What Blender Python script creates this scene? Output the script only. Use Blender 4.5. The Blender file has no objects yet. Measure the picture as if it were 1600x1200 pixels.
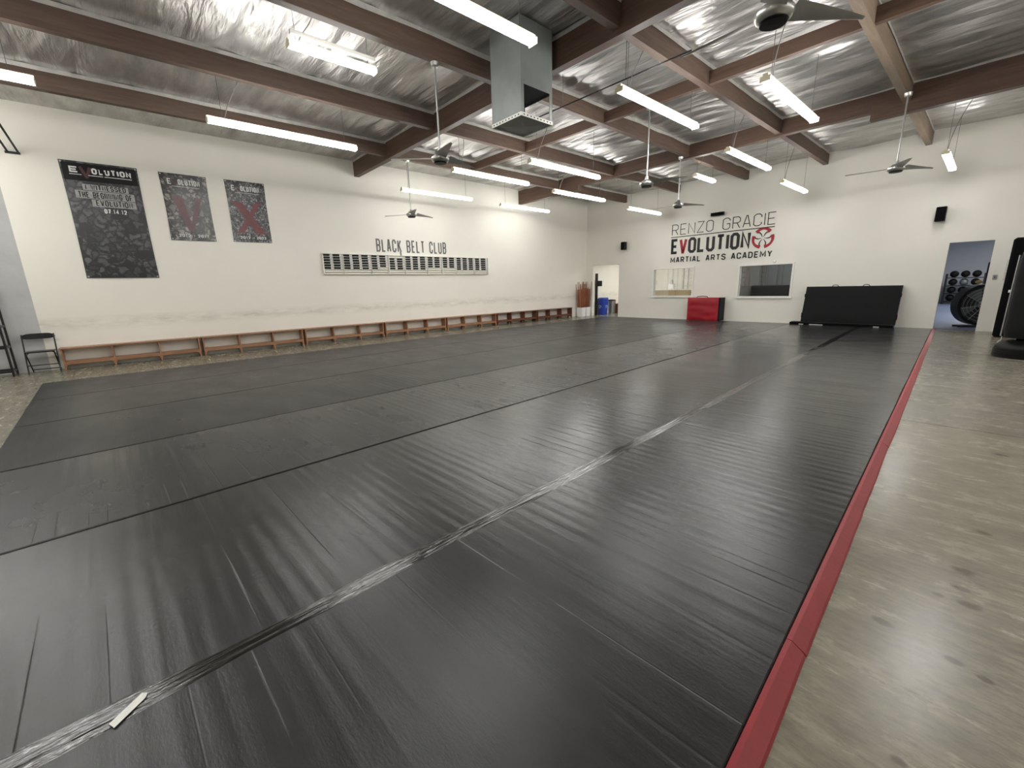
import bpy, math, random
from mathutils import Vector, Matrix, noise
random.seed(7)
S = bpy.context.scene
COL = S.collection

# ------------------------------------------------------------------ camera, world, exposure
YAW, PITCH, ROLL, FPX = 0.84615, 0.22829, -0.0272, 653.88
CAMH = 1.45
TH = 0.03937                                   # the mats lie slightly askew to the walls
def cam_axes():
    f = Vector((-math.sin(YAW)*math.cos(PITCH), math.cos(YAW)*math.cos(PITCH), -math.sin(PITCH)))
    r0 = Vector((math.cos(YAW), math.sin(YAW), 0)); u0 = r0.cross(f)
    r = math.cos(ROLL)*r0 + math.sin(ROLL)*u0
    u = -math.sin(ROLL)*r0 + math.cos(ROLL)*u0
    return r, u, f
cr, cu, cf = cam_axes()
cam_data = bpy.data.cameras.new('camera')
cam = bpy.data.objects.new('camera', cam_data); COL.objects.link(cam)
m = Matrix((cr, cu, -cf)).transposed().to_4x4(); m.translation = (0, 0, CAMH)
cam.matrix_world = m
cam_data.sensor_fit = 'HORIZONTAL'; cam_data.sensor_width = 36.0
cam_data.lens = FPX*36.0/1600.0
cam_data.clip_start = 0.05; cam_data.clip_end = 200
S.camera = cam
w = bpy.data.worlds.new('world'); S.world = w; w.use_nodes = True
w.node_tree.nodes['Background'].inputs[0].default_value = (0.5, 0.55, 0.6, 1)
w.node_tree.nodes['Background'].inputs[1].default_value = 0.05
S.view_settings.view_transform = 'Standard'; S.view_settings.look = 'None'
S.view_settings.gamma = 1.0; S.view_settings.use_curve_mapping = False
S.view_settings.exposure = 0.0
LAMP = 48.0                                    # emission of the LED diffusers
LAMP_COLOR = (0.99, 0.98, 0.965)
S.cycles.max_bounces = 8; S.cycles.diffuse_bounces = 5; S.cycles.glossy_bounces = 4
S.cycles.sample_clamp_indirect = 12.0
S.cycles.use_denoising = True

# room: left wall x=WL, far wall y=YF, right wall x=WR, back wall y=YB
WL, WR, YF, YB = -12.90, 6.6, 16.32, -4.2
ZT = 5.06

# ------------------------------------------------------------------ materials
def lin(c):
    return tuple(((v/255.0)/12.92 if v/255.0 <= 0.04045 else ((v/255.0+0.055)/1.055)**2.4) for v in c)
def nodes(name):
    M = bpy.data.materials.new(name); M.use_nodes = True
    nt = M.node_tree; b = nt.nodes['Principled BSDF']
    return M, nt, b
def link(nt, a, b): nt.links.new(a, b)
def coords(nt, scale=(1, 1, 1), rot=(0, 0, 0), kind='Object'):
    tc = nt.nodes.new('ShaderNodeTexCoord'); mp = nt.nodes.new('ShaderNodeMapping')
    mp.inputs['Scale'].default_value = scale; mp.inputs['Rotation'].default_value = rot
    link(nt, tc.outputs[kind], mp.inputs[0]); return mp.outputs[0]
def noise_tex(nt, vec, scale, detail=4, rough=0.55, dist=0.0):
    n = nt.nodes.new('ShaderNodeTexNoise'); n.inputs['Scale'].default_value = scale
    n.inputs['Detail'].default_value = detail; n.inputs['Roughness'].default_value = rough
    n.inputs['Distortion'].default_value = dist
    link(nt, vec, n.inputs['Vector']); return n.outputs['Fac']
def ramp(nt, fac, stops):
    r = nt.nodes.new('ShaderNodeValToRGB'); e = r.color_ramp.elements
    while len(e) < len(stops): e.new(0.5)
    for i, (p, c) in enumerate(stops):
        e[i].position = p; e[i].color = (*c, 1) if len(c) == 3 else c
    link(nt, fac, r.inputs[0]); return r.outputs[0]
def math_node(nt, op, a, b=None, clamp=False):
    n = nt.nodes.new('ShaderNodeMath'); n.operation = op; n.use_clamp = clamp
    for i, v in enumerate((a, b)):
        if v is None: continue
        if isinstance(v, (int, float)): n.inputs[i].default_value = v
        else: link(nt, v, n.inputs[i])
    return n.outputs[0]
def mixc(nt, fac, a, b, mode='MIX'):
    n = nt.nodes.new('ShaderNodeMix'); n.data_type = 'RGBA'; n.blend_type = mode
    for s, v in ((n.inputs[0], fac), (n.inputs[6], a), (n.inputs[7], b)):
        if isinstance(v, (int, float)): s.default_value = v
        elif isinstance(v, tuple): s.default_value = (*v, 1) if len(v) == 3 else v
        else: link(nt, v, s)
    return n.outputs[2]
def bump(nt, b, height, strength, dist):
    n = nt.nodes.new('ShaderNodeBump'); n.inputs['Strength'].default_value = strength
    n.inputs['Distance'].default_value = dist
    link(nt, height, n.inputs['Height']); link(nt, n.outputs[0], b.inputs['Normal'])
    return n
def simple(name, rgb, rough=0.5, metal=0.0, var=0.12, scale=6.0, bmp=0.0, bscale=60.0, spec=0.5):
    M, nt, b = nodes(name); c = lin(rgb)
    v = coords(nt)
    f = noise_tex(nt, v, scale)
    col = ramp(nt, f, [(0.3, tuple(x*(1-var) for x in c)), (0.7, tuple(min(1, x*(1+var)) for x in c))])
    link(nt, col, b.inputs['Base Color'])
    b.inputs['Roughness'].default_value = rough; b.inputs['Metallic'].default_value = metal
    b.inputs['Specular IOR Level'].default_value = spec
    b.inputs['Sheen Weight'].default_value = 0.16; b.inputs['Sheen Roughness'].default_value = 0.28
    if bmp: bump(nt, b, noise_tex(nt, v, bscale), bmp, 0.004)
    return M
def emit(name, rgb, strength):
    M, nt, b = nodes(name)
    b.inputs['Base Color'].default_value = (0.8, 0.8, 0.8, 1)
    b.inputs['Emission Color'].default_value = (*rgb, 1); b.inputs['Emission Strength'].default_value = strength
    return M

def wall_paint(name, rgb, scuff=True):
    M, nt, b = nodes(name); c = lin(rgb)
    v = coords(nt)
    f = noise_tex(nt, v, 0.7, 5)
    col = ramp(nt, f, [(0.3, tuple(x*0.95 for x in c)), (0.7, c)])
    if scuff:       # rubbed band of dirt at shoulder height of people sitting on the benches
        sp = nt.nodes.new('ShaderNodeSeparateXYZ'); tc = nt.nodes.new('ShaderNodeTexCoord')
        link(nt, tc.outputs['Object'], sp.inputs[0])
        d = math_node(nt, 'ABSOLUTE', math_node(nt, 'SUBTRACT', sp.outputs[2], 0.93))
        band = math_node(nt, 'SUBTRACT', 1.0, math_node(nt, 'DIVIDE', d, 0.17), True)
        n2 = noise_tex(nt, coords(nt, (1, 1.2, 5)), 2.2, 6, 0.65)
        n2 = math_node(nt, 'MULTIPLY', math_node(nt, 'SUBTRACT', n2, 0.38, True), 2.0, True)
        col = mixc(nt, math_node(nt, 'MULTIPLY', band, n2), col, tuple(x*0.82 for x in lin((200, 192, 174))))
    link(nt, col, b.inputs['Base Color'])
    b.inputs['Roughness'].default_value = 0.55
    bump(nt, b, noise_tex(nt, v, 90, 3), 0.12, 0.003)
    return M
M_WALL = wall_paint('white_wall_paint', (232, 229, 218))
M_WALLF = wall_paint('white_wall_paint_far', (228, 225, 215), False)
M_GREYWALL = simple('bare_concrete_wall', (176, 177, 176), 0.7, 0, 0.1, 2.5, 0.2, 30)
M_TRIM = simple('white_trim', (228, 227, 220), 0.4, 0, 0.03)

STAINS = [(0.18, 3.42, 0.05), (0.12, 2.88, 0.06), (0.12, 2.70, 0.05), (0.15, 2.58, 0.05), (0.05, 2.57, 0.03), (-0.10, 2.18, 0.045), (0.12, 2.13, 0.035), (0.03, 1.52, 0.03), (0.2, 2.1, 0.03), (0.26, 1.62, 0.02), (0.25, 5.1, 0.06), (0.9, 3.6, 0.06), (0.6, 7.3, 0.08)]
def concrete():
    M, nt, b = nodes('polished_concrete')
    v = coords(nt); vs = coords(nt, (0.75, 2.4, 1), (0, 0, 0.2))
    big = noise_tex(nt, v, 0.5, 4, 0.6); mid = noise_tex(nt, vs, 2.6, 9, 0.72, 0.0); fine = noise_tex(nt, vs, 16, 6, 0.7)
    a = mixc(nt, big, lin((146, 141, 124)), lin((168, 160, 139)))
    a = mixc(nt, ramp(nt, mid, [(0.3, (0, 0, 0)), (0.7, (1, 1, 1))]), lin((112, 108, 94)), a)
    a = mixc(nt, ramp(nt, fine, [(0.36, (0.7,)*3), (0.6, (0, 0, 0))]), a, lin((106, 101, 87)))
    wn = noise_tex(nt, coords(nt, (1, 1, 1)), 14, 3, 0.6); tcs = nt.nodes.new('ShaderNodeTexCoord'); stm = None
    for (sx_, sy_, r_) in STAINS:                    # individual dark spots where they lie on the slab
        vm = nt.nodes.new('ShaderNodeVectorMath'); vm.operation = 'SUBTRACT'; vm.inputs[1].default_value = (sx_, sy_, 0); link(nt, tcs.outputs['Object'], vm.inputs[0])
        vl = nt.nodes.new('ShaderNodeVectorMath'); vl.operation = 'MULTIPLY'; vl.inputs[1].default_value = (1.0, 1.5, 0); link(nt, vm.outputs[0], vl.inputs[0])
        le = nt.nodes.new('ShaderNodeVectorMath'); le.operation = 'LENGTH'; link(nt, vl.outputs[0], le.inputs[0])
        q = math_node(nt, 'ADD', math_node(nt, 'DIVIDE', le.outputs['Value'], r_), math_node(nt, 'MULTIPLY', wn, 1.6))
        q = math_node(nt, 'MULTIPLY', math_node(nt, 'SUBTRACT', 1.75, q), 2.2, True)
        stm = q if stm is None else math_node(nt, 'MAXIMUM', stm, q)
    a = mixc(nt, math_node(nt, 'MULTIPLY', stm, 0.7), a, lin((74, 66, 54)))
    # saw-cut joints in the mats' direction
    tc = nt.nodes.new('ShaderNodeTexCoord'); mp = nt.nodes.new('ShaderNodeMapping')
    mp.vector_type = 'POINT'; mp.inputs['Rotation'].default_value = (0, 0, -TH)
    link(nt, tc.outputs['Object'], mp.inputs[0])
    sp = nt.nodes.new('ShaderNodeSeparateXYZ'); link(nt, mp.outputs[0], sp.inputs[0])
    jm = None
    for axis, pos in ((1, 5.76), (1, 11.9), (0, 3.2), (1, -0.6)):
        d = math_node(nt, 'ABSOLUTE', math_node(nt, 'SUBTRACT', sp.outputs[axis], pos))
        k = math_node(nt, 'LESS_THAN', d, 0.007)
        jm = k if jm is None else math_node(nt, 'MAXIMUM', jm, k)
    far_ = math_node(nt, 'GREATER_THAN', sp.outputs[1], 5.76)
    a = mixc(nt, math_node(nt, 'MULTIPLY', far_, 0.3), a, lin((98, 98, 92)))
    a = mixc(nt, math_node(nt, 'MULTIPLY', jm, 0.8), a, lin((60, 55, 46)))
    link(nt, a, b.inputs['Base Color'])
    r = nt.nodes.new('ShaderNodeMapRange'); r.inputs[3].default_value = 0.16; r.inputs[4].default_value = 0.36
    link(nt, mid, r.inputs[0]); link(nt, r.outputs[0], b.inputs['Roughness'])
    h = math_node(nt, 'SUBTRACT', mid, jm)
    bump(nt, b, h, 0.10, 0.012)
    return M
M_CONC = concrete()

def mat_vinyl(name, r0, r1, spec, bs, c0, c1):
    M, nt, b = nodes(name)
    v = coords(nt)
    oi = nt.nodes.new('ShaderNodeObjectInfo')
    off = nt.nodes.new('ShaderNodeVectorMath'); off.operation = 'ADD'
    cmb = nt.nodes.new('ShaderNodeCombineXYZ')
    link(nt, math_node(nt, 'MULTIPLY', oi.outputs['Random'], 37.0), cmb.inputs[0]); link(nt, math_node(nt, 'MULTIPLY', oi.outputs['Random'], 91.0), cmb.inputs[1])
    link(nt, v, off.inputs[0]); link(nt, cmb.outputs[0], off.inputs[1]); v = off.outputs[0]
    def mp(scale, rot=(0, 0, 0)):
        m_ = nt.nodes.new('ShaderNodeMapping'); m_.inputs['Scale'].default_value = scale; m_.inputs['Rotation'].default_value = rot
        link(nt, v, m_.inputs[0]); return m_.outputs[0]
    # ripples across each roll
    rip = noise_tex(nt, mp((0.35, 8.0, 1)), 1.3, 3, 0.5, 0.15)
    wv = nt.nodes.new('ShaderNodeTexWave'); wv.wave_type = 'BANDS'; wv.bands_direction = 'Y'; wv.wave_profile = 'SIN'
    wv.inputs['Scale'].default_value = 3.2; wv.inputs['Distortion'].default_value = 2.4; wv.inputs['Detail'].default_value = 2.0
    wv.inputs['Detail Scale'].default_value = 0.6
    link(nt, mp((0.22, 1, 1)), wv.inputs['Vector'])
    mask = noise_tex(nt, mp((0.6, 0.35, 1)), 0.9, 2)
    mask = ramp(nt, mask, [(0.42, (0.06,)*3), (0.64, (1, 1, 1))])
    wav = math_node(nt, 'MULTIPLY', wv.outputs['Fac'], mask)
    # creases: thin lines across the roll
    cn = noise_tex(nt, mp((0.05, 4.0, 1)), 1.2, 0, 0.4, 0.0)
    cre = math_node(nt, 'ABSOLUTE', math_node(nt, 'SUBTRACT', cn, 0.5))
    cre = math_node(nt, 'SUBTRACT', 1.0, math_node(nt, 'DIVIDE', cre, 0.012), True)
    cmask = ramp(nt, noise_tex(nt, mp((0.9, 0.6, 1)), 0.8, 2), [(0.47, (0, 0, 0)), (0.6, (1, 1, 1))])
    cre = math_node(nt, 'MULTIPLY', cre, cmask)
    grain = noise_tex(nt, mp((3, 9, 1)), 14, 6, 0.7)
    h = math_node(nt, 'ADD', math_node(nt, 'MULTIPLY', rip, 1.4), math_node(nt, 'MULTIPLY', wav, 0.55))
    h = math_node(nt, 'ADD', h, math_node(nt, 'MULTIPLY', grain, 0.34))
    h = math_node(nt, 'SUBTRACT', h, math_node(nt, 'MULTIPLY', cre, 0.45))
    bump(nt, b, h, 0.45, bs)
    c0, c1 = lin(c0), lin(c1)
    col = mixc(nt, noise_tex(nt, mp((1, 1, 1)), 0.8, 5, 0.6), c0, c1)
    dirt = ramp(nt, noise_tex(nt, mp((1.4, 3.2, 1)), 3.2, 8, 0.75), [(0.4, (0, 0, 0)), (0.8, (0.3,)*3)])
    col = mixc(nt, dirt, col, lin((62, 61, 58)))
    col = mixc(nt, math_node(nt, 'MULTIPLY', cre, 0.3), col, lin((66, 65, 62)))
    link(nt, col, b.inputs['Base Color'])
    r = nt.nodes.new('ShaderNodeMapRange'); r.inputs[1].default_value = 0.3; r.inputs[2].default_value = 0.7
    r.inputs[3].default_value = r0; r.inputs[4].default_value = r1
    link(nt, noise_tex(nt, mp((0.8, 1.4, 1)), 1.6, 6, 0.6), r.inputs[0]); link(nt, r.outputs[0], b.inputs['Roughness'])
    b.inputs['Specular IOR Level'].default_value = spec
    return M
M_MAT = mat_vinyl('worn_grey_mat_vinyl', 0.27, 0.36, 0.12, 0.005, (42, 42, 42), (50, 50, 49))
M_MATG = mat_vinyl('glossy_grey_mat_vinyl', 0.16, 0.24, 0.32, 0.0055, (42, 42, 42), (50, 50, 50))
M_MATM = mat_vinyl('mid_grey_mat_vinyl', 0.22, 0.30, 0.20, 0.005, (46, 46, 46), (54, 54, 54))

def foil():
    M, nt, b = nodes('foil_faced_insulation')
    f = noise_tex(nt, coords(nt, (0.8, 2.5, 1)), 1.4, 5, 0.6)
    col = ramp(nt, f, [(0.3, lin((160, 158, 154))), (0.7, lin((206, 204, 200)))])
    link(nt, col, b.inputs['Base Color'])
    b.inputs['Metallic'].default_value = 0.7; b.inputs['Roughness'].default_value = 0.34
    h = noise_tex(nt, coords(nt, (0.45, 3.6, 1), (0, 0, 0.10)), 1.5, 4, 0.5, 0.7)
    h2 = noise_tex(nt, coords(nt, (0.9, 4.5, 1), (0, 0, -0.15)), 2.6, 3, 0.5, 0.8)
    hh = math_node(nt, 'ADD', h, math_node(nt, 'MULTIPLY', h2, 0.35))
    bump(nt, b, hh, 0.6, 0.09)
    return M
M_FOIL = foil()
M_FOILEDGE = simple('foil_flange', (212, 210, 205), 0.35, 0.5, 0.15, 5, 0.5, 20)

def wood(name, c0, c1, axis=1, rough=0.55, scale=1.0):
    M, nt, b = nodes(name)
    sc = [9, 9, 9]; sc[axis] = 0.7
    f = noise_tex(nt, coords(nt, tuple(s*scale for s in sc)), 2.2, 6, 0.65, 0.5)
    g = noise_tex(nt, coords(nt), 1.5, 3)
    col = mixc(nt, ramp(nt, f, [(0.3, (0, 0, 0)), (0.7, (1, 1, 1))]), lin(c0), lin(c1))
    col = mixc(nt, math_node(nt, 'MULTIPLY', g, 0.3), col, tuple(x*0.6 for x in lin(c0)))
    link(nt, col, b.inputs['Base Color']); b.inputs['Roughness'].default_value = rough
    bump(nt, b, f, 0.15, 0.003)
    return M
M_BEAM = wood('brown_stained_beam', (78, 60, 50), (104, 84, 71), 1)
M_BEAMX = wood('dark_brown_girder', (76, 56, 45), (102, 78, 64), 0)
M_BEAMG = wood('pale_raw_beam', (118, 100, 84), (144, 126, 108), 1)
M_BENCH = wood('honey_bench_wood', (140, 98, 70), (172, 128, 94), 1, 0.42)
M_BENCHD = wood('dark_bench_wood', (92, 52, 34), (122, 74, 50), 1, 0.42)
M_RATTAN = wood('rattan_stick', (116, 66, 40), (160, 100, 64), 2, 0.5, 2)
M_RATTANL = wood('pale_rattan_stick', (172, 124, 88), (200, 158, 120), 2, 0.5, 2)
M_BLACK = simple('black_metal', (26, 26, 27), 0.45, 0.2, 0.15)
M_BLACKPL = simple('black_plastic', (9, 9, 10), 0.45, 0, 0.1, spec=0.2)
M_BLACKV = simple('black_vinyl', (17, 18, 19), 0.6, 0, 0.15, 3, 0.5, 5, spec=0.15)
M_BLACKV2 = simple('black_fabric', (9, 9, 10), 0.85, 0, 0.15, 8, spec=0.1)
M_RED = simple('red_vinyl', (150, 18, 34), 0.45, 0, 0.1, 3, 0.6, 4)
M_REDEDGE = simple('red_edge_rubber', (140, 34, 38), 0.5, 0, 0.12, 8, 0.3, 30)
M_BLACKTAPE = None
M_LED = emit('lit_led_diffuser', LAMP_COLOR, LAMP)
M_LEDW = emit('lit_led_diffuser_weak', LAMP_COLOR, LAMP*0.45)
M_LEDM = emit('lit_led_diffuser_medium', LAMP_COLOR, LAMP*0.7)
M_HOUSING = simple('white_fixture_housing', (225, 218, 190), 0.45, 0, 0.03)
M_WIRE = simple('grey_wire', (92, 92, 90), 0.5, 0.3, 0.05)
M_CORD = simple('grey_power_cord', (128, 126, 120), 0.6, 0, 0.05)
M_FANM = simple('brushed_fan_metal', (190, 190, 186), 0.28, 0.8, 0.08)
M_FANB = simple('fan_blade_metal', (178, 178, 174), 0.35, 0.2, 0.08)
M_DUCT = simple('galvanised_duct_sheet', (136, 141, 140), 0.5, 0.45, 0.1, 3, 0.15, 6)
M_DARK = simple('duct_interior', (40, 44, 50), 0.8, 0, 0.1)
M_WHITEPL = simple('white_plastic', (222, 222, 222), 0.4, 0, 0.04)
M_BLUE = simple('blue_plastic', (30, 62, 160), 0.4, 0, 0.06)
M_STEEL = simple('steel', (170, 170, 168), 0.35, 0.8, 0.08)
M_TXTK = simple('black_lettering_paint', (22, 22, 24), 0.5, 0, 0.05)
M_TXTR = simple('red_lettering_paint', (158, 26, 42), 0.5, 0, 0.05)
M_TXTG = simple('grey_lettering_vinyl', (98, 97, 95), 0.45, 0, 0.05)
M_TXTW = simple('white_print', (208, 208, 206), 0.5, 0, 0.05)
M_RIB = simple('grey_print_ribbon', (150, 150, 148), 0.5, 0, 0.2, 12)
M_REDDIM = simple('dark_red_print', (66, 26, 32), 0.5)
M_REDPRINT = simple('red_print', (100, 42, 47), 0.45, 0, 0.15)
M_REDPRINT2 = simple('dull_red_print', (98, 66, 68), 0.4, 0, 0.2)
M_PAPER = simple('white_cloth_tape', (232, 232, 224), 0.6, 0, 0.03)
M_RACKW = simple('white_rack_paint', (226, 224, 214), 0.4, 0, 0.03)
M_CLOTHK = simple('black_belt_cotton', (24, 24, 26), 0.85, 0, 0.1)
M_LABELW = simple('pale_name_bar', (206, 202, 196), 0.6, 0, 0.1, 30)
M_GYMWALL = simple('blue_grey_wall', (158, 162, 168), 0.6, 0, 0.05, 1)
M_GYMFLOOR = simple('blue_gym_floor', (92, 104, 132), 0.45, 0, 0.25, 5)  # blue floor, with bluish daylight patches put into its colour
M_YELLOW = simple('yellow_leather', (160, 138, 84), 0.5, 0, 0.1)
M_TAN = simple('tan_laminate', (140, 124, 92), 0.5, 0, 0.15, 1.5)
M_GREYP = simple('grey_panel', (96, 102, 104), 0.35, 0, 0.1, 2)
M_DKROOM = simple('dark_room_wall', (86, 90, 92), 0.6, 0, 0.1)

def tape_mat():
    M, nt, b = nodes('crumpled_black_tape')
    b.inputs['Base Color'].default_value = (*lin((24, 24, 25)), 1)
    b.inputs['Roughness'].default_value = 0.11; b.inputs['Specular IOR Level'].default_value = 1.0
    h = noise_tex(nt, coords(nt, (22, 1.3, 1)), 2.0, 3, 0.5, 0.3)
    bump(nt, b, h, 0.9, 0.011)
    return M
M_BLACKTAPE = tape_mat()
def banner_mat(name, dark, light, scale, seed, rough=0.38):
    M, nt, b = nodes(name)
    tc = nt.nodes.new('ShaderNodeTexCoord'); mp = nt.nodes.new('ShaderNodeMapping')
    mp.inputs['Location'].default_value = (seed, seed*1.7, 0); link(nt, tc.outputs['Object'], mp.inputs[0])
    wob = nt.nodes.new('ShaderNodeVectorMath'); wob.operation = 'ADD'
    nv = nt.nodes.new('ShaderNodeTexNoise'); nv.inputs['Scale'].default_value = scale*0.7; nv.inputs['Detail'].default_value = 4
    sc_ = nt.nodes.new('ShaderNodeVectorMath'); sc_.operation = 'SCALE'; sc_.inputs['Scale'].default_value = 2.2/scale
    link(nt, mp.outputs[0], nv.inputs['Vector']); link(nt, nv.outputs['Color'], sc_.inputs[0])
    link(nt, mp.outputs[0], wob.inputs[0]); link(nt, sc_.outputs[0], wob.inputs[1])
    vo = nt.nodes.new('ShaderNodeTexVoronoi'); vo.inputs['Scale'].default_value = scale; link(nt, wob.outputs[0], vo.inputs['Vector'])
    ve = nt.nodes.new('ShaderNodeTexVoronoi'); ve.feature = 'DISTANCE_TO_EDGE'; ve.inputs['Scale'].default_value = scale; link(nt, wob.outputs[0], ve.inputs['Vector'])
    bw = nt.nodes.new('ShaderNodeSeparateColor'); link(nt, vo.outputs['Color'], bw.inputs[0])
    n1 = noise_tex(nt, mp.outputs[0], scale*1.8, 6, 0.7, 1.0)
    f = math_node(nt, 'MULTIPLY', math_node(nt, 'MULTIPLY', bw.outputs[0], n1), math_node(nt, 'MULTIPLY', ve.outputs['Distance'], 5.0, True))
    col = ramp(nt, f, [(0.05, lin(dark)), (0.22, tuple(0.6*a+0.4*c for a, c in zip(lin(dark), lin(light)))), (0.5, lin(light))])
    # black border at the top of the sheet
    link(nt, col, b.inputs['Base Color']); b.inputs['Roughness'].default_value = rough
    return M
M_BAN1 = banner_mat('banner_print_dark_photo', (14, 14, 17), (92, 92, 96), 7.0, 1.3)
M_BAN2 = banner_mat('banner_print_grey_photo', (38, 37, 36), (150, 146, 140), 9.0, 4.1, 0.3)
M_BAN3 = banner_mat('banner_print_speckled_photo', (16, 17, 19), (150, 150, 150), 20.0, 7.7)

def glass_mat():
    M, nt, b = nodes('window_glass')
    b.inputs['Base Color'].default_value = (0.92, 0.97, 0.96, 1); b.inputs['Roughness'].default_value = 0.02
    b.inputs['Transmission Weight'].default_value = 1.0; b.inputs['IOR'].default_value = 1.45
    b.inputs['Alpha'].default_value = 0.35
    return M
M_GLASS = glass_mat()

# ------------------------------------------------------------------ mesh helpers
class MB:
    def __init__(s): s.v = []; s.f = []
    def add(s, vs, fs):
        o = len(s.v); s.v += [tuple(v) for v in vs]; s.f += [tuple(i+o for i in f) for f in fs]; return s
    def box(s, x0, x1, y0, y1, z0, z1):
        x0, x1 = sorted((x0, x1)); y0, y1 = sorted((y0, y1)); z0, z1 = sorted((z0, z1))
        return s.add([(x0,y0,z0),(x1,y0,z0),(x1,y1,z0),(x0,y1,z0),(x0,y0,z1),(x1,y0,z1),(x1,y1,z1),(x0,y1,z1)],
                     [(0,3,2,1),(4,5,6,7),(0,1,5,4),(1,2,6,5),(2,3,7,6),(3,0,4,7)])
    def rbox(s, x0, x1, y0, y1, z0, z1, r):       # chamfered all round
        xs = (x0, x1); ys = (y0, y1); zs = (z0, z1)
        v = []; idx = {}
        for i in (0, 1):
            for j in (0, 1):
                for k in (0, 1):
                    sx, sy, sz = (1 if i == 0 else -1), (1 if j == 0 else -1), (1 if k == 0 else -1)
                    for a in range(3):
                        p = [xs[i]+sx*r, ys[j]+sy*r, zs[k]+sz*r]; p[a] = (xs[i], ys[j], zs[k])[a]
                        idx[i, j, k, a] = len(v); v.append(tuple(p))
        f = []
        for a in range(3):
            o = [t for t in range(3) if t != a]
            for side in (0, 1):
                q = []
                for (m_, n_) in ((0, 0), (1, 0), (1, 1), (0, 1)):
                    c = [0, 0, 0]; c[a] = side; c[o[0]] = m_; c[o[1]] = n_; q.append(idx[(*c, a)])
                f.append(q)
            for m_ in (0, 1):
                for n_ in (0, 1):
                    c = [0, 0, 0]; c[o[0]] = m_; c[o[1]] = n_
                    c2 = list(c); c2[a] = 1
                    f.append([idx[(*c, o[0])], idx[(*c2, o[0])], idx[(*c2, o[1])], idx[(*c, o[1])]])
        for i in (0, 1):
            for j in (0, 1):
                for k in (0, 1): f.append([idx[i, j, k, 0], idx[i, j, k, 1], idx[i, j, k, 2]])
        return s.add(v, f)
    def tube(s, pts, r, n=8, closed=False):
        pts = [Vector(p) for p in pts]; rings = []
        rs = r if isinstance(r, (list, tuple)) else [r]*len(pts)
        up = None
        for i, p in enumerate(pts):
            a = pts[i-1] if (i > 0 or closed) else p; b = pts[(i+1) % len(pts)] if (i < len(pts)-1 or closed) else p
            d = (b-a).normalized()
            if up is None: up = Vector((0, 0, 1)) if abs(d.z) < 0.9 else Vector((1, 0, 0))
            e = d.cross(up).normalized(); g = e.cross(d).normalized(); up = g
            rings.append([p + rs[i]*(math.cos(t)*e + math.sin(t)*g) for t in [2*math.pi*k/n for k in range(n)]])
        v = [q for rg in rings for q in rg]; f = []
        m_ = len(pts)
        for i in range(m_ if closed else m_-1):
            for k in range(n):
                a = i*n+k; b = i*n+(k+1) % n; c = ((i+1) % m_)*n+(k+1) % n; d = ((i+1) % m_)*n+k
                f.append((a, b, c, d))
        if not closed:
            f.append(tuple(range(n-1, -1, -1))); f.append(tuple((m_-1)*n+k for k in range(n)))
        return s.add(v, f)
    def lathe(s, prof, cx=0, cy=0, cz=0, n=24, sx=1, sy=1):
        v = []; f = []
        for (r, z) in prof:
            for k in range(n):
                t = 2*math.pi*k/n; v.append((cx+sx*r*math.cos(t), cy+sy*r*math.sin(t), cz+z))
        for i in range(len(prof)-1):
            for k in range(n):
                f.append((i*n+k, i*n+(k+1) % n, (i+1)*n+(k+1) % n, (i+1)*n+k))
        f.append(tuple(range(n-1, -1, -1))); f.append(tuple((len(prof)-1)*n+k for k in range(n)))
        return s.add(v, f)
    def prism(s, poly, p0, u, v, n, t):           # polygon in the (u,v) plane at p0, extruded by t along n
        p0, u, v, n = Vector(p0), Vector(u), Vector(v), Vector(n)
        a = [p0+u*x+v*y for x, y in poly]; b = [q+n*t for q in a]; k = len(poly)
        return s.add(a+b, [tuple(range(k))[::-1], tuple(range(k, 2*k))] + [(i, (i+1) % k, k+(i+1) % k, k+i) for i in range(k)])
    def build(s, name, mat, parent=None, smooth=False, loc=(0, 0, 0), bevel=0.0):
        me = bpy.data.meshes.new(name); L = Vector(loc)
        me.from_pydata([tuple(Vector(q)-L) for q in s.v], [], s.f)
        import bmesh
        bm = bmesh.new(); bm.from_mesh(me); bmesh.ops.recalc_face_normals(bm, faces=bm.faces); bm.to_mesh(me); bm.free()
        me.materials.append(mat)
        if smooth:
            for p in me.polygons: p.use_smooth = True
            me.set_sharp_from_angle(angle=math.radians(40))
        o = bpy.data.objects.new(name, me); COL.objects.link(o)
        if parent:
            o.parent = parent; o.location = L
        else: o.location = L
        if bevel:
            md = o.modifiers.new('edge', 'BEVEL'); md.width = bevel; md.segments = 2; md.limit_method = 'ANGLE'
        return o
def empty(name, loc, rz=0.0):
    o = bpy.data.objects.new(name, None); COL.objects.link(o); o.location = loc; o.rotation_euler = (0, 0, rz); return o
def tag(o, label, cat, group=None, kind=None):
    if label: o['label'] = label
    if cat: o['category'] = cat
    if group: o['group'] = group
    if kind: o['kind'] = kind
    return o
def struct(o, label=None):
    o['kind'] = 'structure'
    if label: o['label'] = label
    return o
def copy_tree(o, parent=None):
    c = o.copy(); COL.objects.link(c)
    if parent: c.parent = parent
    for ch in list(o.children): copy_tree(ch, c)
    return c
def matp(x, y, z=0.0):                            # mats' frame -> room
    c, s_ = math.cos(TH), math.sin(TH); return Vector((c*x-s_*y, s_*x+c*y, z))

# ------------------------------------------------------------------ room shell
YG = 32.6
YR = 21.2                                          # back of the rooms beyond the far wall
struct(MB().box(WL-0.3, WR+0.3, YB-0.3, YF+0.16, -0.2, 0).build('floor', M_CONC))
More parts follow.
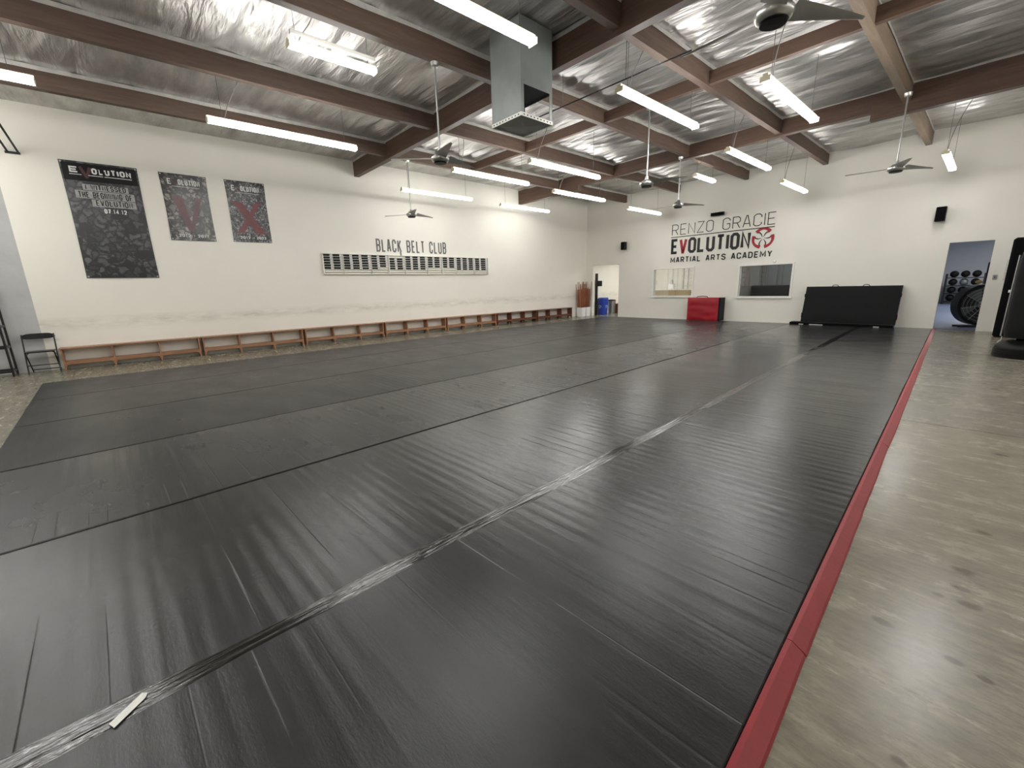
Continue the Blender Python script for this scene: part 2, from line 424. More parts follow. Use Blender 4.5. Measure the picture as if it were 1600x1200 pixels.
# left wall: painted white up to y=-1.47, bare beyond
struct(MB().box(WL-0.2, WL, -1.47, YR+0.1, 0, ZT+0.3).build('wall_left', M_WALL))
struct(MB().box(WL-0.2, WL-0.005, YB, -1.47, 0, ZT+0.3).build('wall_left_bare', M_GREYWALL))
struct(MB().box(WL, WR+0.2, YB-0.2, YB, 0, ZT+0.3).build('wall_back', M_WALLF))
struct(MB().box(WR, WR+0.2, YB, YF, 0, ZT+0.3).build('wall_right', M_WALLF))
D1 = (-12.52, -11.09, 2.30); D2 = (-0.91, -0.11, 2.27)
W1 = (-9.38, -7.75, 0.93, 1.97); W2 = (-6.05, -4.44, 0.90, 1.94)
fw = MB(); T = 0.15
def fwb(x0, x1, z0, z1): fw.box(x0, x1, YF, YF+T, z0, z1)
fwb(WL, D1[0], 0, ZT+0.3); fwb(D1[0], D1[1], D1[2], ZT+0.3); fwb(D1[1], W1[0], 0, ZT+0.3)
fwb(W1[0], W1[1], 0, W1[2]); fwb(W1[0], W1[1], W1[3], ZT+0.3); fwb(W1[1], W2[0], 0, ZT+0.3)
fwb(W2[0], W2[1], 0, W2[2]); fwb(W2[0], W2[1], W2[3], ZT+0.3); fwb(W2[1], D2[0], 0, ZT+0.3)
fwb(D2[0], D2[1], D2[2], ZT+0.3); fwb(D2[1], WR, 0, ZT+0.3)
struct(fw.build('wall_far', M_WALLF))
for i, W in enumerate((W1, W2)):
    r = empty('window_%d' % (i+1), ((W[0]+W[1])/2, YF, W[2])); struct(r, ('bright' if i == 0 else 'dark')+' viewing window in the far wall with white frame')
    cx, cz = (W[0]+W[1])/2, W[2]
    def ob(x0, x1, y0, y1, z0, z1, nm, mt):
        MB().box(x0-cx, x1-cx, y0, y1, z0-cz, z1-cz).build(nm, mt, r)
    f = MB(); e = 0.055
    for (x0, x1, z0, z1) in ((W[0]-e, W[1]+e, W[3], W[3]+e), (W[0]-e, W[0], W[2], W[3]), (W[1], W[1]+e, W[2], W[3])):
        f.box(x0-cx, x1-cx, -0.03, 0.10, z0-cz, z1-cz)
    f.build('window_frame', M_TRIM, r)
    ob(W[0]-e-0.03, W[1]+e+0.03, -0.055, 0.10, W[2]-0.07, W[2], 'window_sill', M_TRIM)
    ob(W[0], W[1], 0.06, 0.066, W[2], W[3], 'pane', M_GLASS)

# ceiling foil
PX = [-10.86, -8.53, -6.10, -3.89, -1.66, 0.62, 2.95, 5.2]
def ceiling():
    xs = []; x = WL
    while x < WR+0.2: xs.append(x); x += 0.09
    ys = []; y = YB
    while y < YF+0.01: ys.append(y); y += 0.032
    v = []
    bounds = [WL]+PX+[WR+0.2]
    for yy in ys:
        for xx in xs:
            e = min(abs(xx-b) for b in bounds); edge = min(1.0, e/0.35)
            ph = (yy/0.61) % 1.0
            sc = math.sin(math.pi*ph)**0.7
            wy = 0.35*noise.noise(Vector((xx*0.7, yy*0.6, 2.0)))
            n1 = noise.noise(Vector((xx*0.45, yy*1.3, 3.0)))
            n2 = noise.noise(Vector((xx*0.40+5, (yy+wy)*4.2, 8.0)))
            n3 = abs(noise.noise(Vector((xx*0.55, (yy+wy)*6.0, 1.0))))
            n4 = noise.noise(Vector((xx*0.35+2, (yy+wy)*2.8, 21.0)))
            n5 = noise.noise(Vector((xx*1.1, (yy+wy)*10.0, 31.0)))
            am = 0.45 + 0.55*min(1.0, max(0.0, (yy-4.0)/2.5))
            z = ZT+0.10 - edge*(0.05*sc + am*( 0.035*n1 + 0.026*n2 + 0.026*n3 + (0.04*(1-abs(n4)*3.0) if abs(n4) < 0.33 else 0.0) + 0.007*n5)) - (1-edge)*0.035
            v.append((xx, yy, z))
    n = len(xs); f = []
    for j in range(len(ys)-1):
        for i in range(n-1): f.append((j*n+i, (j+1)*n+i, (j+1)*n+i+1, j*n+i+1))
    mb = MB(); mb.add(v, f)
    me = bpy.data.meshes.new('ceiling'); me.from_pydata(v, [], f); me.materials.append(M_FOIL)
    for p in me.polygons: p.use_smooth = True
    o = bpy.data.objects.new('ceiling', me); COL.objects.link(o); return o
struct(ceiling(), 'wrinkled silver foil roof insulation')
struct(MB().box(WL-0.2, WR+0.2, YB-0.2, YG+0.2, ZT+0.3, ZT+0.45).build('ceiling_deck', M_DARK))
# timbers: purlins run towards the far wall, girders run across
def ceiling_beam(x0, x1, y0, y1, z0, z1, mat, along, flange=True, lab='brown timber ceiling beam'):
    cx, cy = (x0+x1)/2, (y0+y1)/2
    o = MB().box(x0-cx, x1-cx, y0-cy, y1-cy, z0-z1, 0).build('ceiling_beam', mat, None, loc=(0, 0, 0))
    o.location = (cx, cy, z1); struct(o, lab)
    if flange:
        fb = MB(); n = 26
        for s_ in (-1, 1):
            vs = []; fs = []
            for i in range(n+1):
                t = i/n; w_ = 0.065+0.02*noise.noise(Vector((t*9, s_, cx)))
                if along == 'y':
                    yy = y0-cy+(y1-y0)*t; xx = s_*((x1-x0)/2+0.006+0.004*noise.noise(Vector((t*20, cy, s_))))
                    vs += [(xx, yy, 0.0), (xx+s_*0.004, yy, -w_)]
                else:
                    xx = x0-cx+(x1-x0)*t; yy = s_*((y1-y0)/2+0.006+0.004*noise.noise(Vector((t*20, cx, s_))))
                    vs += [(xx, yy, 0.0), (xx, yy+s_*0.004, -w_)]
                if i: k = 2*i; fs.append((k-2, k-1, k+1, k))
            fb.add(vs, fs)
        fb.build('foil_flange', M_FOILEDGE, o)
    return o
G1, G2 = (5.49, 5.63), (12.02, 12.18)
for px in PX:
    g = abs(px+1.66) < 0.01
    for (a, b) in ((YB, G1[0]-0.002), (G1[1]+0.002, G2[0]-0.002), (G2[1]+0.002, YF)):
        ceiling_beam(px-0.06, px+0.06, a, b, 4.78, ZT+0.06, M_BEAMG if g else M_BEAM, 'y', True, 'pale raw timber purlin' if g else 'brown timber purlin under the foil')
ceiling_beam(WL, WR, G1[0], G1[1], 4.70, ZT+0.08, M_BEAMX, 'x', True, 'long dark timber girder crossing the ceiling')
ceiling_beam(WL, -9.9, G2[0], G2[1], 4.60, ZT+0.08, M_BEAMX, 'x', True, 'deep girder end over the belt rack wall')
ceiling_beam(-9.9, -2.2, G2[0], G2[1], 4.74, ZT+0.08, M_BEAMX, 'x', True, 'dark timber girder nearest the far wall')
ceiling_beam(-2.2, WR, G2[0], G2[1], 4.59, ZT+0.08, M_BEAMX, 'x', True, 'deeper timber girder section')
bnds = [WL]+[p for p in PX]+[WR]
for i in range(len(bnds)-1):
    a = bnds[i]+(0.062 if i else 0); b = bnds[i+1]-(0.062 if i < len(bnds)-2 else 0)
    if i == 0: continue
    ceiling_beam(a, b, 8.16, 8.25, 4.80, 5.0, M_BEAMX, 'x', False, 'short timber blocking between purlins')

# rooms beyond the far wall
ZR = 2.9
struct(MB().box(WL, -7.66, YF+T, YR, -0.2, 0.0).build('floor_white_room', M_CONC))
struct(MB().box(-7.66, -3.55, YF+T, YR, -0.2, 0.0).build('floor_dark_room', M_GREYP))

struct(MB().box(-3.55, 4, YF+T, YG, -0.2, 0.0).build('floor_gym', M_GYMFLOOR))
struct(MB().box(WL, -7.6, YR, YR+0.1, 0, ZR).build('wall_white_room', M_WALLF))
struct(MB().box(-7.72, -7.60, YF+T, YR, 0, ZR).build('wall_divider', M_WALLF))
struct(MB().box(-7.6, -3.6, YR, YR+0.1, 0, ZR).build('wall_dark_room', M_DKROOM))
struct(MB().box(-3.6, -3.5, YF+T, YG, 0, ZR+0.6).build('wall_divider_gym', M_GYMWALL))
struct(MB().box(-3.5, 4, YG, YG+0.1, 0, ZR+0.6).build('wall_gym', M_GYMWALL))
struct(MB().box(4, 4.1, YF+T, YG, 0, ZR+0.6).build('wall_gym_right', M_GYMWALL))
struct(MB().box(WL, -3.6, YF+T, YR+0.1, ZR, ZR+0.1).build('ceiling_rooms', M_WALLF))
struct(MB().box(-3.6, 4.1, YF+T, YG+0.1, ZR+0.6, ZR+0.7).build('ceiling_gym', M_WALLF))

# ------------------------------------------------------------------ floor mats
XS = [-10.72, -8.99, -7.21, -5.38, -3.57, -1.81, -0.27]
CY, Y0, Y1 = 10.64, -0.95, 16.15
names_near = ['against the bench side', 'second from the bench side', 'third from the bench side', 'fourth from the bench side', 'between plain seam and taped seam', 'bordering the red edging']
def floor_mat(x0, x1, y0, y1, lab, g0=0.006, g1=0.006, e=0.006, mt=None):
    mb = MB()
    a0, a1, b0, b1 = x0+g0, x1-g1, y0+e, y1-e
    ys = [b0+(b1-b0)*i/40 for i in range(41)]
    def jit(y, s_): return 0.004*noise.noise(Vector((y*0.9, s_*7.1, x0)))
    prof = []
    for y in ys:
        l, r_ = a0+jit(y, 1), a1+jit(y, 2)
        prof.append([(l, 0), (l, 0.034), (l+0.006, 0.04), (r_-0.006, 0.04), (r_, 0.034), (r_, 0)])
    v = []; f = []
    for y, p in zip(ys, prof):
        for (x, z) in p: v.append(matp(x, y, z+0.001))
    k = 6
    for i in range(len(ys)-1):
        for j in range(k): f.append((i*k+j, i*k+(j+1) % k, (i+1)*k+(j+1) % k, (i+1)*k+j))
    f.append(tuple(range(k))); f.append(tuple((len(ys)-1)*k+j for j in range(k)))
    mb.add(v, f)
    # local frame: turned with the mats so ripples run across the roll
    c = matp((x0+x1)/2, (y0+y1)/2, 0)
    R = Matrix.Rotation(-TH, 3, 'Z')
    mb.v = [tuple(R @ (Vector(q)-c)) for q in mb.v]
    o = mb.build('floor_mat', mt or M_MAT); o.location = c; o.rotation_euler = (0, 0, TH)
    tag(o, lab, 'floor mat', 'grey rolled training mats laid edge to edge'); return o
gaps = {1: 0.009, 2: 0.009, 3: 0.011, 4: 0.013, 5: 0.002}
for i in range(6):
    floor_mat(XS[i], XS[i+1], Y0+(0.0 if i > 2 else 0.0), CY, 'long grey training mat roll, '+names_near[i], gaps.get(i, 0.003), gaps.get(i+1, 0.003), mt=M_MATG if i > 3 else M_MATM if i == 3 else M_MAT)
for i in range(6):
    floor_mat(XS[i], XS[i+1], CY, Y1-(XS[i]+0.27)*0.0 if i > 3 else Y1+0.3*(3-i)*0.0, 'short grey mat beyond the cross seam, '+names_near[i], 0.005, 0.005, 0.010, mt=M_MATG if i > 3 else M_MATM if i == 3 else M_MAT)
# crumpled tape on the widest seam
def tape(x, y0, y1, w_, lab, z=0.0415, n=300, amp=0.004):
    mb = MB(); v = []; f = []
    cols = [-1, -0.75, -0.45, -0.15, 0.12, 0.4, 0.7, 1]
    for i in range(n+1):
        y = y0+(y1-y0)*i/n
        ww = w_*(1+0.35*noise.noise(Vector((y*1.6, x, 0))))
        off = 0.012*noise.noise(Vector((y*0.6, x, 5)))
        for j, c in enumerate(cols):
            h = amp*abs(noise.noise(Vector((c*2.4, y*2.3, x))))*(0 if abs(c) == 1 else 1) + (0.0006 if abs(c) < 1 else 0)
            v.append((c*ww/2+off, y-(y0+y1)/2, h))
    k = len(cols)
    for i in range(n):
        for j in range(k-1): f.append((i*k+j, i*k+j+1, (i+1)*k+j+1, (i+1)*k+j))
    mb.add(v, f); o = mb.build('seam_tape', M_BLACKTAPE, smooth=True)
    o.location = matp(x, (y0+y1)/2, z); o.rotation_euler = (0, 0, TH); tag(o, lab, 'tape'); return o
tape(-1.82, Y0+0.05, 10.55, 0.10, 'wide crumpled glossy black tape along the nearest mat seam')
tape(-1.80, 10.72, Y1-0.3, 0.12, 'flat black tape strip running toward the leaning black crash mat', amp=0.001)
tt = MB()
tt.add([(-0.028, -0.075, 0), (0.022, -0.09, 0), (0.03, 0.06, 0), (0.012, 0.085, 0), (-0.018, 0.08, 0),
        (-0.028, -0.075, 0.0015), (0.022, -0.09, 0.0015), (0.03, 0.06, 0.0015), (0.012, 0.085, 0.0015), (-0.018, 0.08, 0.0015)],
       [(0, 1, 2, 3, 4), (9, 8, 7, 6, 5), (0, 1, 6, 5), (1, 2, 7, 6), (2, 3, 8, 7), (3, 4, 9, 8), (4, 0, 5, 9)])
tt.v = [(x*0.62, y*0.72, z) for x, y, z in tt.v]
o = tt.build('tape_scrap', M_PAPER); o.location = (-1.79, -0.245, 0.0465); o.rotation_euler = (0, 0, 0.75)
tag(o, 'small white scrap of tape stuck across the wide taped mat seam', 'tape')
# red bevelled edging in lengths
segs = [-0.95, 0.6, 1.75, 3.2, 4.70, 7.29, 9.9, 12.5, 14.6, Y1]
for i in range(len(segs)-1):
    a, b = segs[i]+0.0015, segs[i+1]-0.0015; mb = MB(); v = []; f = []
    n = 12; j0 = 0.003*random.uniform(-1, 1)
    for k in range(n+1):
        y = a+(b-a)*k/n; wob = 0.004*noise.noise(Vector((y*1.2, 0, 4)))+j0
        c0 = -0.268; c1 = -0.195+wob
        for (x, z) in ((c0, 0.001), (c0, 0.041), (c0+0.018, 0.042), (c1-0.008, 0.012), (c1, 0.001)): v.append(matp(x, y, z))
    for k in range(n):
        for j in range(5): f.append((k*5+j, k*5+(j+1) % 5, (k+1)*5+(j+1) % 5, (k+1)*5+j))
    f.append(tuple(range(5))); f.append(tuple(n*5+j for j in range(5)))
    mb.add(v, f); o = mb.build('mat_edging', M_REDEDGE, loc=matp(-0.23, (a+b)/2, 0))
    where = ['behind the viewer', 'at the bottom edge of the picture', 'second length, with a butt joint', 'third length', 'fourth length', 'middle length before the second concrete joint', 'length past the middle of the room', 'next to last toward the far doorway', 'last, ending at the gym doorway'][i]
    tag(o, 'red sloped rubber edging strip beside concrete, '+where, 'mat edging', 'red edging lengths along the mats')

# ------------------------------------------------------------------ lettering
GL = {
 'A': [[(0,0),(0.42,1),(0.58,1),(1,0)], [(0.17,0.3),(0.83,0.3)]],
 'B': [[(0,0),(0,1),(0.72,1),(1,0.86),(1,0.64),(0.8,0.52),(1,0.4),(1,0.14),(0.72,0),(0,0),'c'], [(0,0.52),(0.8,0.52)]],
 'C': [[(1,0.7),(1,0.86),(0.72,1),(0.28,1),(0,0.86),(0,0.14),(0.28,0),(0.72,0),(1,0.14),(1,0.3)]],
 'D': [[(0,0),(0,1),(0.65,1),(1,0.82),(1,0.18),(0.65,0),(0,0),'c']],
 'E': [[(1,1),(0,1),(0,0),(1,0)], [(0,0.5),(0.85,0.5)]],
 'F': [[(1,1),(0,1),(0,0)], [(0,0.5),(0.8,0.5)]],
 'G': [[(1,0.74),(1,0.86),(0.72,1),(0.28,1),(0,0.86),(0,0.14),(0.28,0),(0.72,0),(1,0.14),(1,0.48),(0.55,0.48)]],
 'H': [[(0,0),(0,1)], [(1,0),(1,1)], [(0,0.5),(1,0.5)]],
 'I': [[(0.5,0),(0.5,1)]],
 'K': [[(0,0),(0,1)], [(1,1),(0.12,0.48)], [(0.3,0.58),(1,0)]],
 'L': [[(0,1),(0,0),(1,0)]],
 'M': [[(0,0),(0,1),(0.5,0.25),(1,1),(1,0)]],
 'N': [[(0,0),(0,1),(1,0),(1,1)]],
 'O': [[(0.28,0),(0,0.14),(0,0.86),(0.28,1),(0.72,1),(1,0.86),(1,0.14),(0.72,0),(0.28,0),'c']],
 'R': [[(0,0),(0,1),(0.72,1),(1,0.86),(1,0.6),(0.75,0.47),(0,0.47)], [(0.55,0.47),(1,0)]],
 'S': [[(1,0.74),(1,0.86),(0.72,1),(0.28,1),(0,0.86),(0,0.64),(1,0.38),(1,0.14),(0.72,0),(0.28,0),(0,0.14),(0,0.26)]],
 'T': [[(0,1),(1,1)], [(0.5,1),(0.5,0)]],
 'U': [[(0,1),(0,0.14),(0.28,0),(0.72,0),(1,0.14),(1,1)]],
 'V': [[(0,1),(0.46,0),(0.54,0),(1,1)]],
 'W': [[(0,1),(0.25,0),(0.5,0.8),(0.75,0),(1,1)]],
 'X': [[(0,0),(1,1)], [(0,1),(1,0)]],
 'Y': [[(0,1),(0.5,0.45),(1,1)], [(0.5,0.45),(0.5,0)]],
 'Z': [[(0,1),(1,1),(0,0),(1,0)]],
 '1': [[(0.2,0.78),(0.55,1),(0.55,0)]],
 '2': [[(0,0.72),(0,0.86),(0.28,1),(0.72,1),(1,0.86),(1,0.62),(0,0),(1,0)]],
 '4': [[(0.75,0),(0.75,1),(0,0.3),(1,0.3)]],
 '7': [[(0,1),(1,1),(0.35,0)]],
 '-': [[(0.1,0.48),(0.9,0.48)]],
 '.': [[(0.5,0),(0.5,0.03)]],
}
GL['0'] = GL['O']
def round_poly(pts, closed, r=0.1): return pts
def strip(pts, t, closed):
    """mitred band of width t along a polyline, as quads"""
    P = [Vector((x, y)) for x, y in pts]; n = len(P); L = []; Rr = []
    for i in range(n):
        a = P[i-1] if (i > 0 or closed) else None; b = P[(i+1) % n] if (i < n-1 or closed) else None
        d1 = (P[i]-a).normalized() if a is not None else None; d2 = (b-P[i]).normalized() if b is not None else None
        if d1 is None: d1 = d2
        if d2 is None: d2 = d1
        n1 = Vector((-d1.y, d1.x)); n2 = Vector((-d2.y, d2.x)); m_ = n1+n2
        if m_.length < 1e-4: m_ = n1
        m_.normalize(); k = min(1.7, 1/max(0.3, m_.dot(n1)))
        L.append(P[i]+m_*t/2*k); Rr.append(P[i]-m_*t/2*k)
    q = []
    for i in range(n if closed else n-1):
        j = (i+1) % n; q.append([tuple(L[i]), tuple(Rr[i]), tuple(Rr[j]), tuple(L[j])])
    return q
def text_polys(s, width, h, t, gap=0.35, wide={'M': 1.35, 'W': 1.45, 'I': 0.0, '.': 0.0, ' ': 0.6, '1': 0.6, '-': 0.7, 'L': 0.9, 'E': 0.9}):
    n = len(s); units = sum(wide.get(c, 1.0) for c in s)
    # each letter: t + u*unit wide ; gap between letters = gap*unit + 0
    unit = (width - n*t)/(units+gap*(n-1)); x = 0; out = []
    for c in s:
        wu = wide.get(c, 1.0)*unit
        if c != ' ':
            for pl in GL[c]:
                cl = pl[-1] == 'c'; pp = pl[:-2] if cl else pl
                pts = [(x+t/2+px_*wu, t/2+py*(h-t)) for px_, py in pp]
                out.append(strip(pts, t, cl))
        x += t+wu+gap*unit
    return out
def letters(name, s, mat, p0, u, v, n, width, h, t, parent=None, gap=0.35, depth=0.004, warp=None, skip=None):
    if ' ' in s:                                   # every word is a part of its own
        polys = text_polys(s, width, h, t, gap); k = 0
        for word in (list(s.replace(' ', '')) if name == 'small_letter' else s.split(' ')):
            mb = MB(); cnt = sum(len(GL[c]) for c in word)
            for band in polys[k:k+cnt]:
                for q in band: mb.prism(q, p0, u, v, n, depth)
            k += cnt
            if warp: mb.v = [warp(q) for q in mb.v]
            mb.build(name, mat, parent)
        return
    mb = MB()
    for band in text_polys(s, width, h, t, gap):
        for q in band: mb.prism(q, p0, u, v, n, depth)
    if warp: mb.v = [warp(q) for q in mb.v]
    return mb.build(name, mat, parent)

# far wall sign
sg = empty('wall_sign', (-6.9, YF-0.002, 2.19)); tag(sg, 'large black and red academy name lettering with round emblem on far wall', 'wall sign')
def FW(x, z): return (x+6.9, -0.004, z-2.19)
ux, uz, un = (1, 0, 0), (0, 0, 1), (0, -1, 0)
letters('thin_lettering', 'RENZO GRACIE', M_TXTK, FW(-8.70, 3.235), ux, uz, un, 3.62, 0.40, 0.026, sg, 0.32)
MB().box(-8.72+6.9, -5.09+6.9, -0.008, 0.0, 3.15-2.19, 3.178-2.19).build('underline', M_TXTK, sg)
wE = 0.29; full = 2.90
# EVOLUTION with a red V
s = 'EVOLUTION'; t = 0.10; gp = 0.20
wd = {'I': 0.0, 'L': 0.9, 'E': 0.9}
units = sum(wd.get(c, 1.0) for c in s); unit = (full-len(s)*t)/(units+gp*(len(s)-1)); x = 0
blk = MB(); blk2 = MB(); rd = MB()
for c in s:
    wu = wd.get(c, 1.0)*unit
    for pl in GL[c]:
        cl = pl[-1] == 'c'; pp = pl[:-2] if cl else pl
        pts = [(x+t/2+a*wu, t/2+b_*(0.57-t)) for a, b_ in pp]
        for q in strip(pts, t, cl): (rd if c == 'V' else blk2 if x < 0.01 else blk).prism(q, FW(-8.70, 2.53), ux, uz, un, 0.004)
    x += t+wu+gp*unit
blk.build('bold_lettering', M_TXTK, sg); blk2.build('bold_lettering', M_TXTK, sg); rd.build('red_letter', M_TXTR, sg)
letters('small_letter', 'MARTIAL ARTS ACADEMY', M_TXTK, FW(-8.70, 2.20), ux, uz, un, 3.62, 0.215, 0.04, sg, 0.38)
ec = (-5.415, 2.83); R_ = 0.345
def arcp(a0, a1, r0, r1, n=16):
    o_ = [];
    for i in range(n+1):
        t_ = i/n; a = math.radians(a0+(a1-a0)*t_); o_.append((a, r0(t_), r1(t_)))
    return o_
for g in (30, 150, 270):                            # gaps of the emblem
    em = MB(); a0, a1 = g+13, g+120-13; n = 18; pr = None
    for i in range(n+1):
        t_ = i/n; a = math.radians(a0+(a1-a0)*t_); th_ = 0.075+0.045*abs(2*t_-1)**2
        po = (ec[0]+R_*math.cos(a), ec[1]+R_*math.sin(a)); pi_ = (ec[0]+(R_-th_)*math.cos(a), ec[1]+(R_-th_)*math.sin(a))
        if pr: em.prism([pr[0], po, pi_, pr[1]], FW(0, 0), ux, uz, un, 0.004)
        pr = (po, pi_)
    em.build('emblem_arc', M_TXTR, sg)
    for sgn in (-1, 1):                              # curved blades towards the centre
        pr = None; eb = MB()
        for i in range(11):
            t_ = i/10; r_ = R_-0.06-(R_-0.1)*t_; a = math.radians(g+sgn*(15+14*math.sin(math.pi*t_)*1.0+18*t_**2))
            w_ = 0.022*(1-t_)+0.006
            p_ = Vector((ec[0]+r_*math.cos(a), ec[1]+r_*math.sin(a))); nn = Vector((-math.sin(a), math.cos(a)))*w_
            q = (tuple(p_-nn), tuple(p_+nn))
            if pr: eb.prism([pr[0], pr[1], q[1], q[0]], FW(0, 0), ux, uz, un, 0.003)
            pr = q
        eb.build('emblem_blade', M_TXTK, sg)


# left wall lettering
lt = empty('wall_lettering', (WL+0.002, 5.96, 2.62)); tag(lt, 'grey narrow club name lettering on the white wall above the belt rack', 'wall lettering')
uy, ul = (0, 1, 0), (1, 0, 0)
letters('lettering', 'BLACK BELT CLUB', M_TXTG, (0, 0, 0), uy, uz, ul, 2.56, 0.39, 0.048, lt, 0.42)
MB().box(0, 0.004, 0.79, 0.838, -0.11, 0.03).build('letter_tail', M_TXTG, lt)

# ------------------------------------------------------------------ banners
def banner(y0, y1, z0, z1, mat, lab, kind):
    W_, H_ = y1-y0, z1-z0; root = empty('vinyl_banner', (WL, y0, z0)); tag(root, lab, 'banner', 'vinyl banners on the white wall')
    A = 0.018 if kind == 1 else 0.012
    def sx(y, z):
        t_ = y/W_; q = z/H_
        d = 0.5+0.5*math.sin(9*t_+3*q+kind)*noise.noise(Vector((t_*2.2+kind, q*2.5, kind)))*1.6
        e = min(1, 6*t_, 6*(1-t_))
        return 0.012+A*d*e
    n, m_ = 26, 40; v = []; f = []
    for j in range(m_+1):
        for i in range(n+1):
            y = W_*i/n; z = H_*j/m_
            yy = y + (0.012*math.sin(math.pi*j/m_)*(1-2*i/n)); v.append((sx(y, z), yy, z))
    for j in range(m_):
        for i in range(n): a = j*(n+1)+i; f.append((a, a+1, a+n+2, a+n+1))
    nv = len(v); v += [(x-0.004, y, z) for x, y, z in v]
    f += [tuple(q+nv for q in reversed(ff)) for ff in f]
    rim = [i for i in range(n+1)]+[j*(n+1)+n for j in range(1, m_+1)]+[m_*(n+1)+i for i in range(n-1, -1, -1)]+[j*(n+1) for j in range(m_-1, 0, -1)]
    for k in range(len(rim)): a, b_ = rim[k], rim[(k+1) % len(rim)]; f.append((a, b_, b_+nv, a+nv))
    mb = MB(); mb.add(v, f); mb.build('sheet', mat, root, True)
    def warp(q): return (q[0]+sx(min(max(q[1], 0), W_), q[2])+0.0015, q[1], q[2])
    def sub(mb_):                                      # lettering follows the sheet
        mb_.v = [warp(q) for q in mb_.v]; return mb_
    def rect(ya, yb, za, zb, nm, mt, d=0.001, slant=0.0):
        r_ = MB(); k = 12
        for i in range(k):
            a = ya+(yb-ya)*i/k; b_ = ya+(yb-ya)*(i+1)/k
            r_.prism([(a, za), (b_, za), (b_, zb), (a, zb)], (0, 0, 0), uy, uz, ul, d)
        sub(r_).build(nm, mt, root)
    def tx(s_, ya, za, w_, h_, t_, mt, nm='lettering', d=0.003, gap=0.35):
        letters(nm, s_, mt, (0, ya, za), uy, uz, ul, w_, h_, t_, root, gap, d, warp)
    if kind == 1:
        rect(0.03, W_-0.03, H_*0.84, H_*0.985, 'header_panel', M_BLACKPL)
        tx('E', 0.13, H_*0.905, 0.13, 0.115, 0.027, M_TXTW)
        tx('V', 0.27, H_*0.865, 0.20, 0.24, 0.05, M_REDDIM, 'red_letter')
        tx('OLUTION', 0.46, H_*0.905, 0.62, 0.115, 0.028, M_TXTW, gap=0.3)
        rect(0.12, 0.30, H_*0.888, H_*0.893, 'underline', M_TXTW, 0.003); rect(0.40, 1.08, H_*0.888, H_*0.893, 'underline', M_TXTW, 0.003)
        rect(0.27, 0.98, H_*0.765, H_*0.815, 'print_ribbon', M_RIB); rect(0.14, 1.06, H_*0.695, H_*0.76, 'print_ribbon', M_RIB); rect(0.36, 1.06, H_*0.63, H_*0.69, 'print_ribbon', M_RIB)
        tx('I WITNESSED', 0.31, H_*0.77, 0.63, 0.10, 0.016, M_BLACKPL)
        tx('THE BEGINNING OF', 0.18, H_*0.70, 0.84, 0.12, 0.016, M_BLACKPL)
        tx('EVOLUTION', 0.42, H_*0.638, 0.58, 0.11, 0.016, M_BLACKPL)
        tx('07.14.12', 0.52, H_*0.575, 0.36, 0.09, 0.018, M_TXTW)
    else:
        tx('E', 0.13, H_*0.84, 0.075, 0.12, 0.02, M_TXTW)
        tx('V', 0.225, H_*0.84, 0.085, 0.12, 0.02, M_REDDIM, 'red_letter')
        tx('OLUTION', 0.325, H_*0.84, 0.41, 0.12, 0.02, M_TXTW)
        rect(0.2, 0.72, H_*0.81, H_*0.815, 'underline', M_TXTW, 0.003)
        big = MB()
        Z0, Z1 = H_*0.15, H_*0.66
        if kind == 2:
            for q in ([(0.16, Z1), (0.36, Z1), (0.47, Z0), (0.37, Z0)], [(0.60, Z1), (0.72, Z1), (0.47, Z0), (0.40, Z0)]): big.prism(q, (0, 0, 0), uy, uz, ul, 0.002)
            sub(big).build('big_numeral', M_REDPRINT2, root)
        else:
            for q in ([(0.10, Z1), (0.30, Z1), (0.76, Z0), (0.54, Z0)], [(0.60, Z1), (0.72, Z1), (0.26, Z0), (0.12, Z0)], [(0.06, Z1), (0.34, Z1), (0.34, Z1-0.03), (0.06, Z1-0.03)], [(0.52, Z1), (0.78, Z1), (0.78, Z1-0.03), (0.52, Z1-0.03)], [(0.06, Z0), (0.32, Z0), (0.32, Z0+0.03), (0.06, Z0+0.03)], [(0.5, Z0), (0.80, Z0), (0.80, Z0+0.03), (0.5, Z0+0.03)]):
                big.prism(q, (0, 0, 0), uy, uz, ul, 0.002)
            sub(big).build('big_numeral', M_REDPRINT, root)
        tx('2012', 0.16, H_*0.055, 0.22, 0.065, 0.014, M_TXTW); tx('-', 0.43, H_*0.055, 0.05, 0.065, 0.014, M_TXTW)
        tx('2017' if kind == 2 else '2022', 0.52, H_*0.055, 0.22, 0.065, 0.014, M_TXTW)
    for (a, b_) in ((0.03, 0.03), (W_-0.03, 0.03), (0.03, H_-0.03), (W_-0.03, H_-0.03)):
        g = MB(); g.lathe([(0.016, 0), (0.016, 0.004), (0.007, 0.005)], n=12)
        g.v = [(z+sx(a, b_)+0.002, x+a, y+b_) for x, y, z in g.v]; g.build('grommet', M_STEEL, root)
banner(-0.60, 0.60, 1.87, 4.19, M_BAN1, 'large dark vinyl banner with white header and grey ribbon text', 1)
banner(0.96, 1.84, 2.72, 4.18, M_BAN2, 'small glossy grey vinyl banner with faded red V numeral', 2)
banner(2.20, 3.07, 2.74, 4.19, M_BAN3, 'small black speckled vinyl banner with red X numeral', 3)

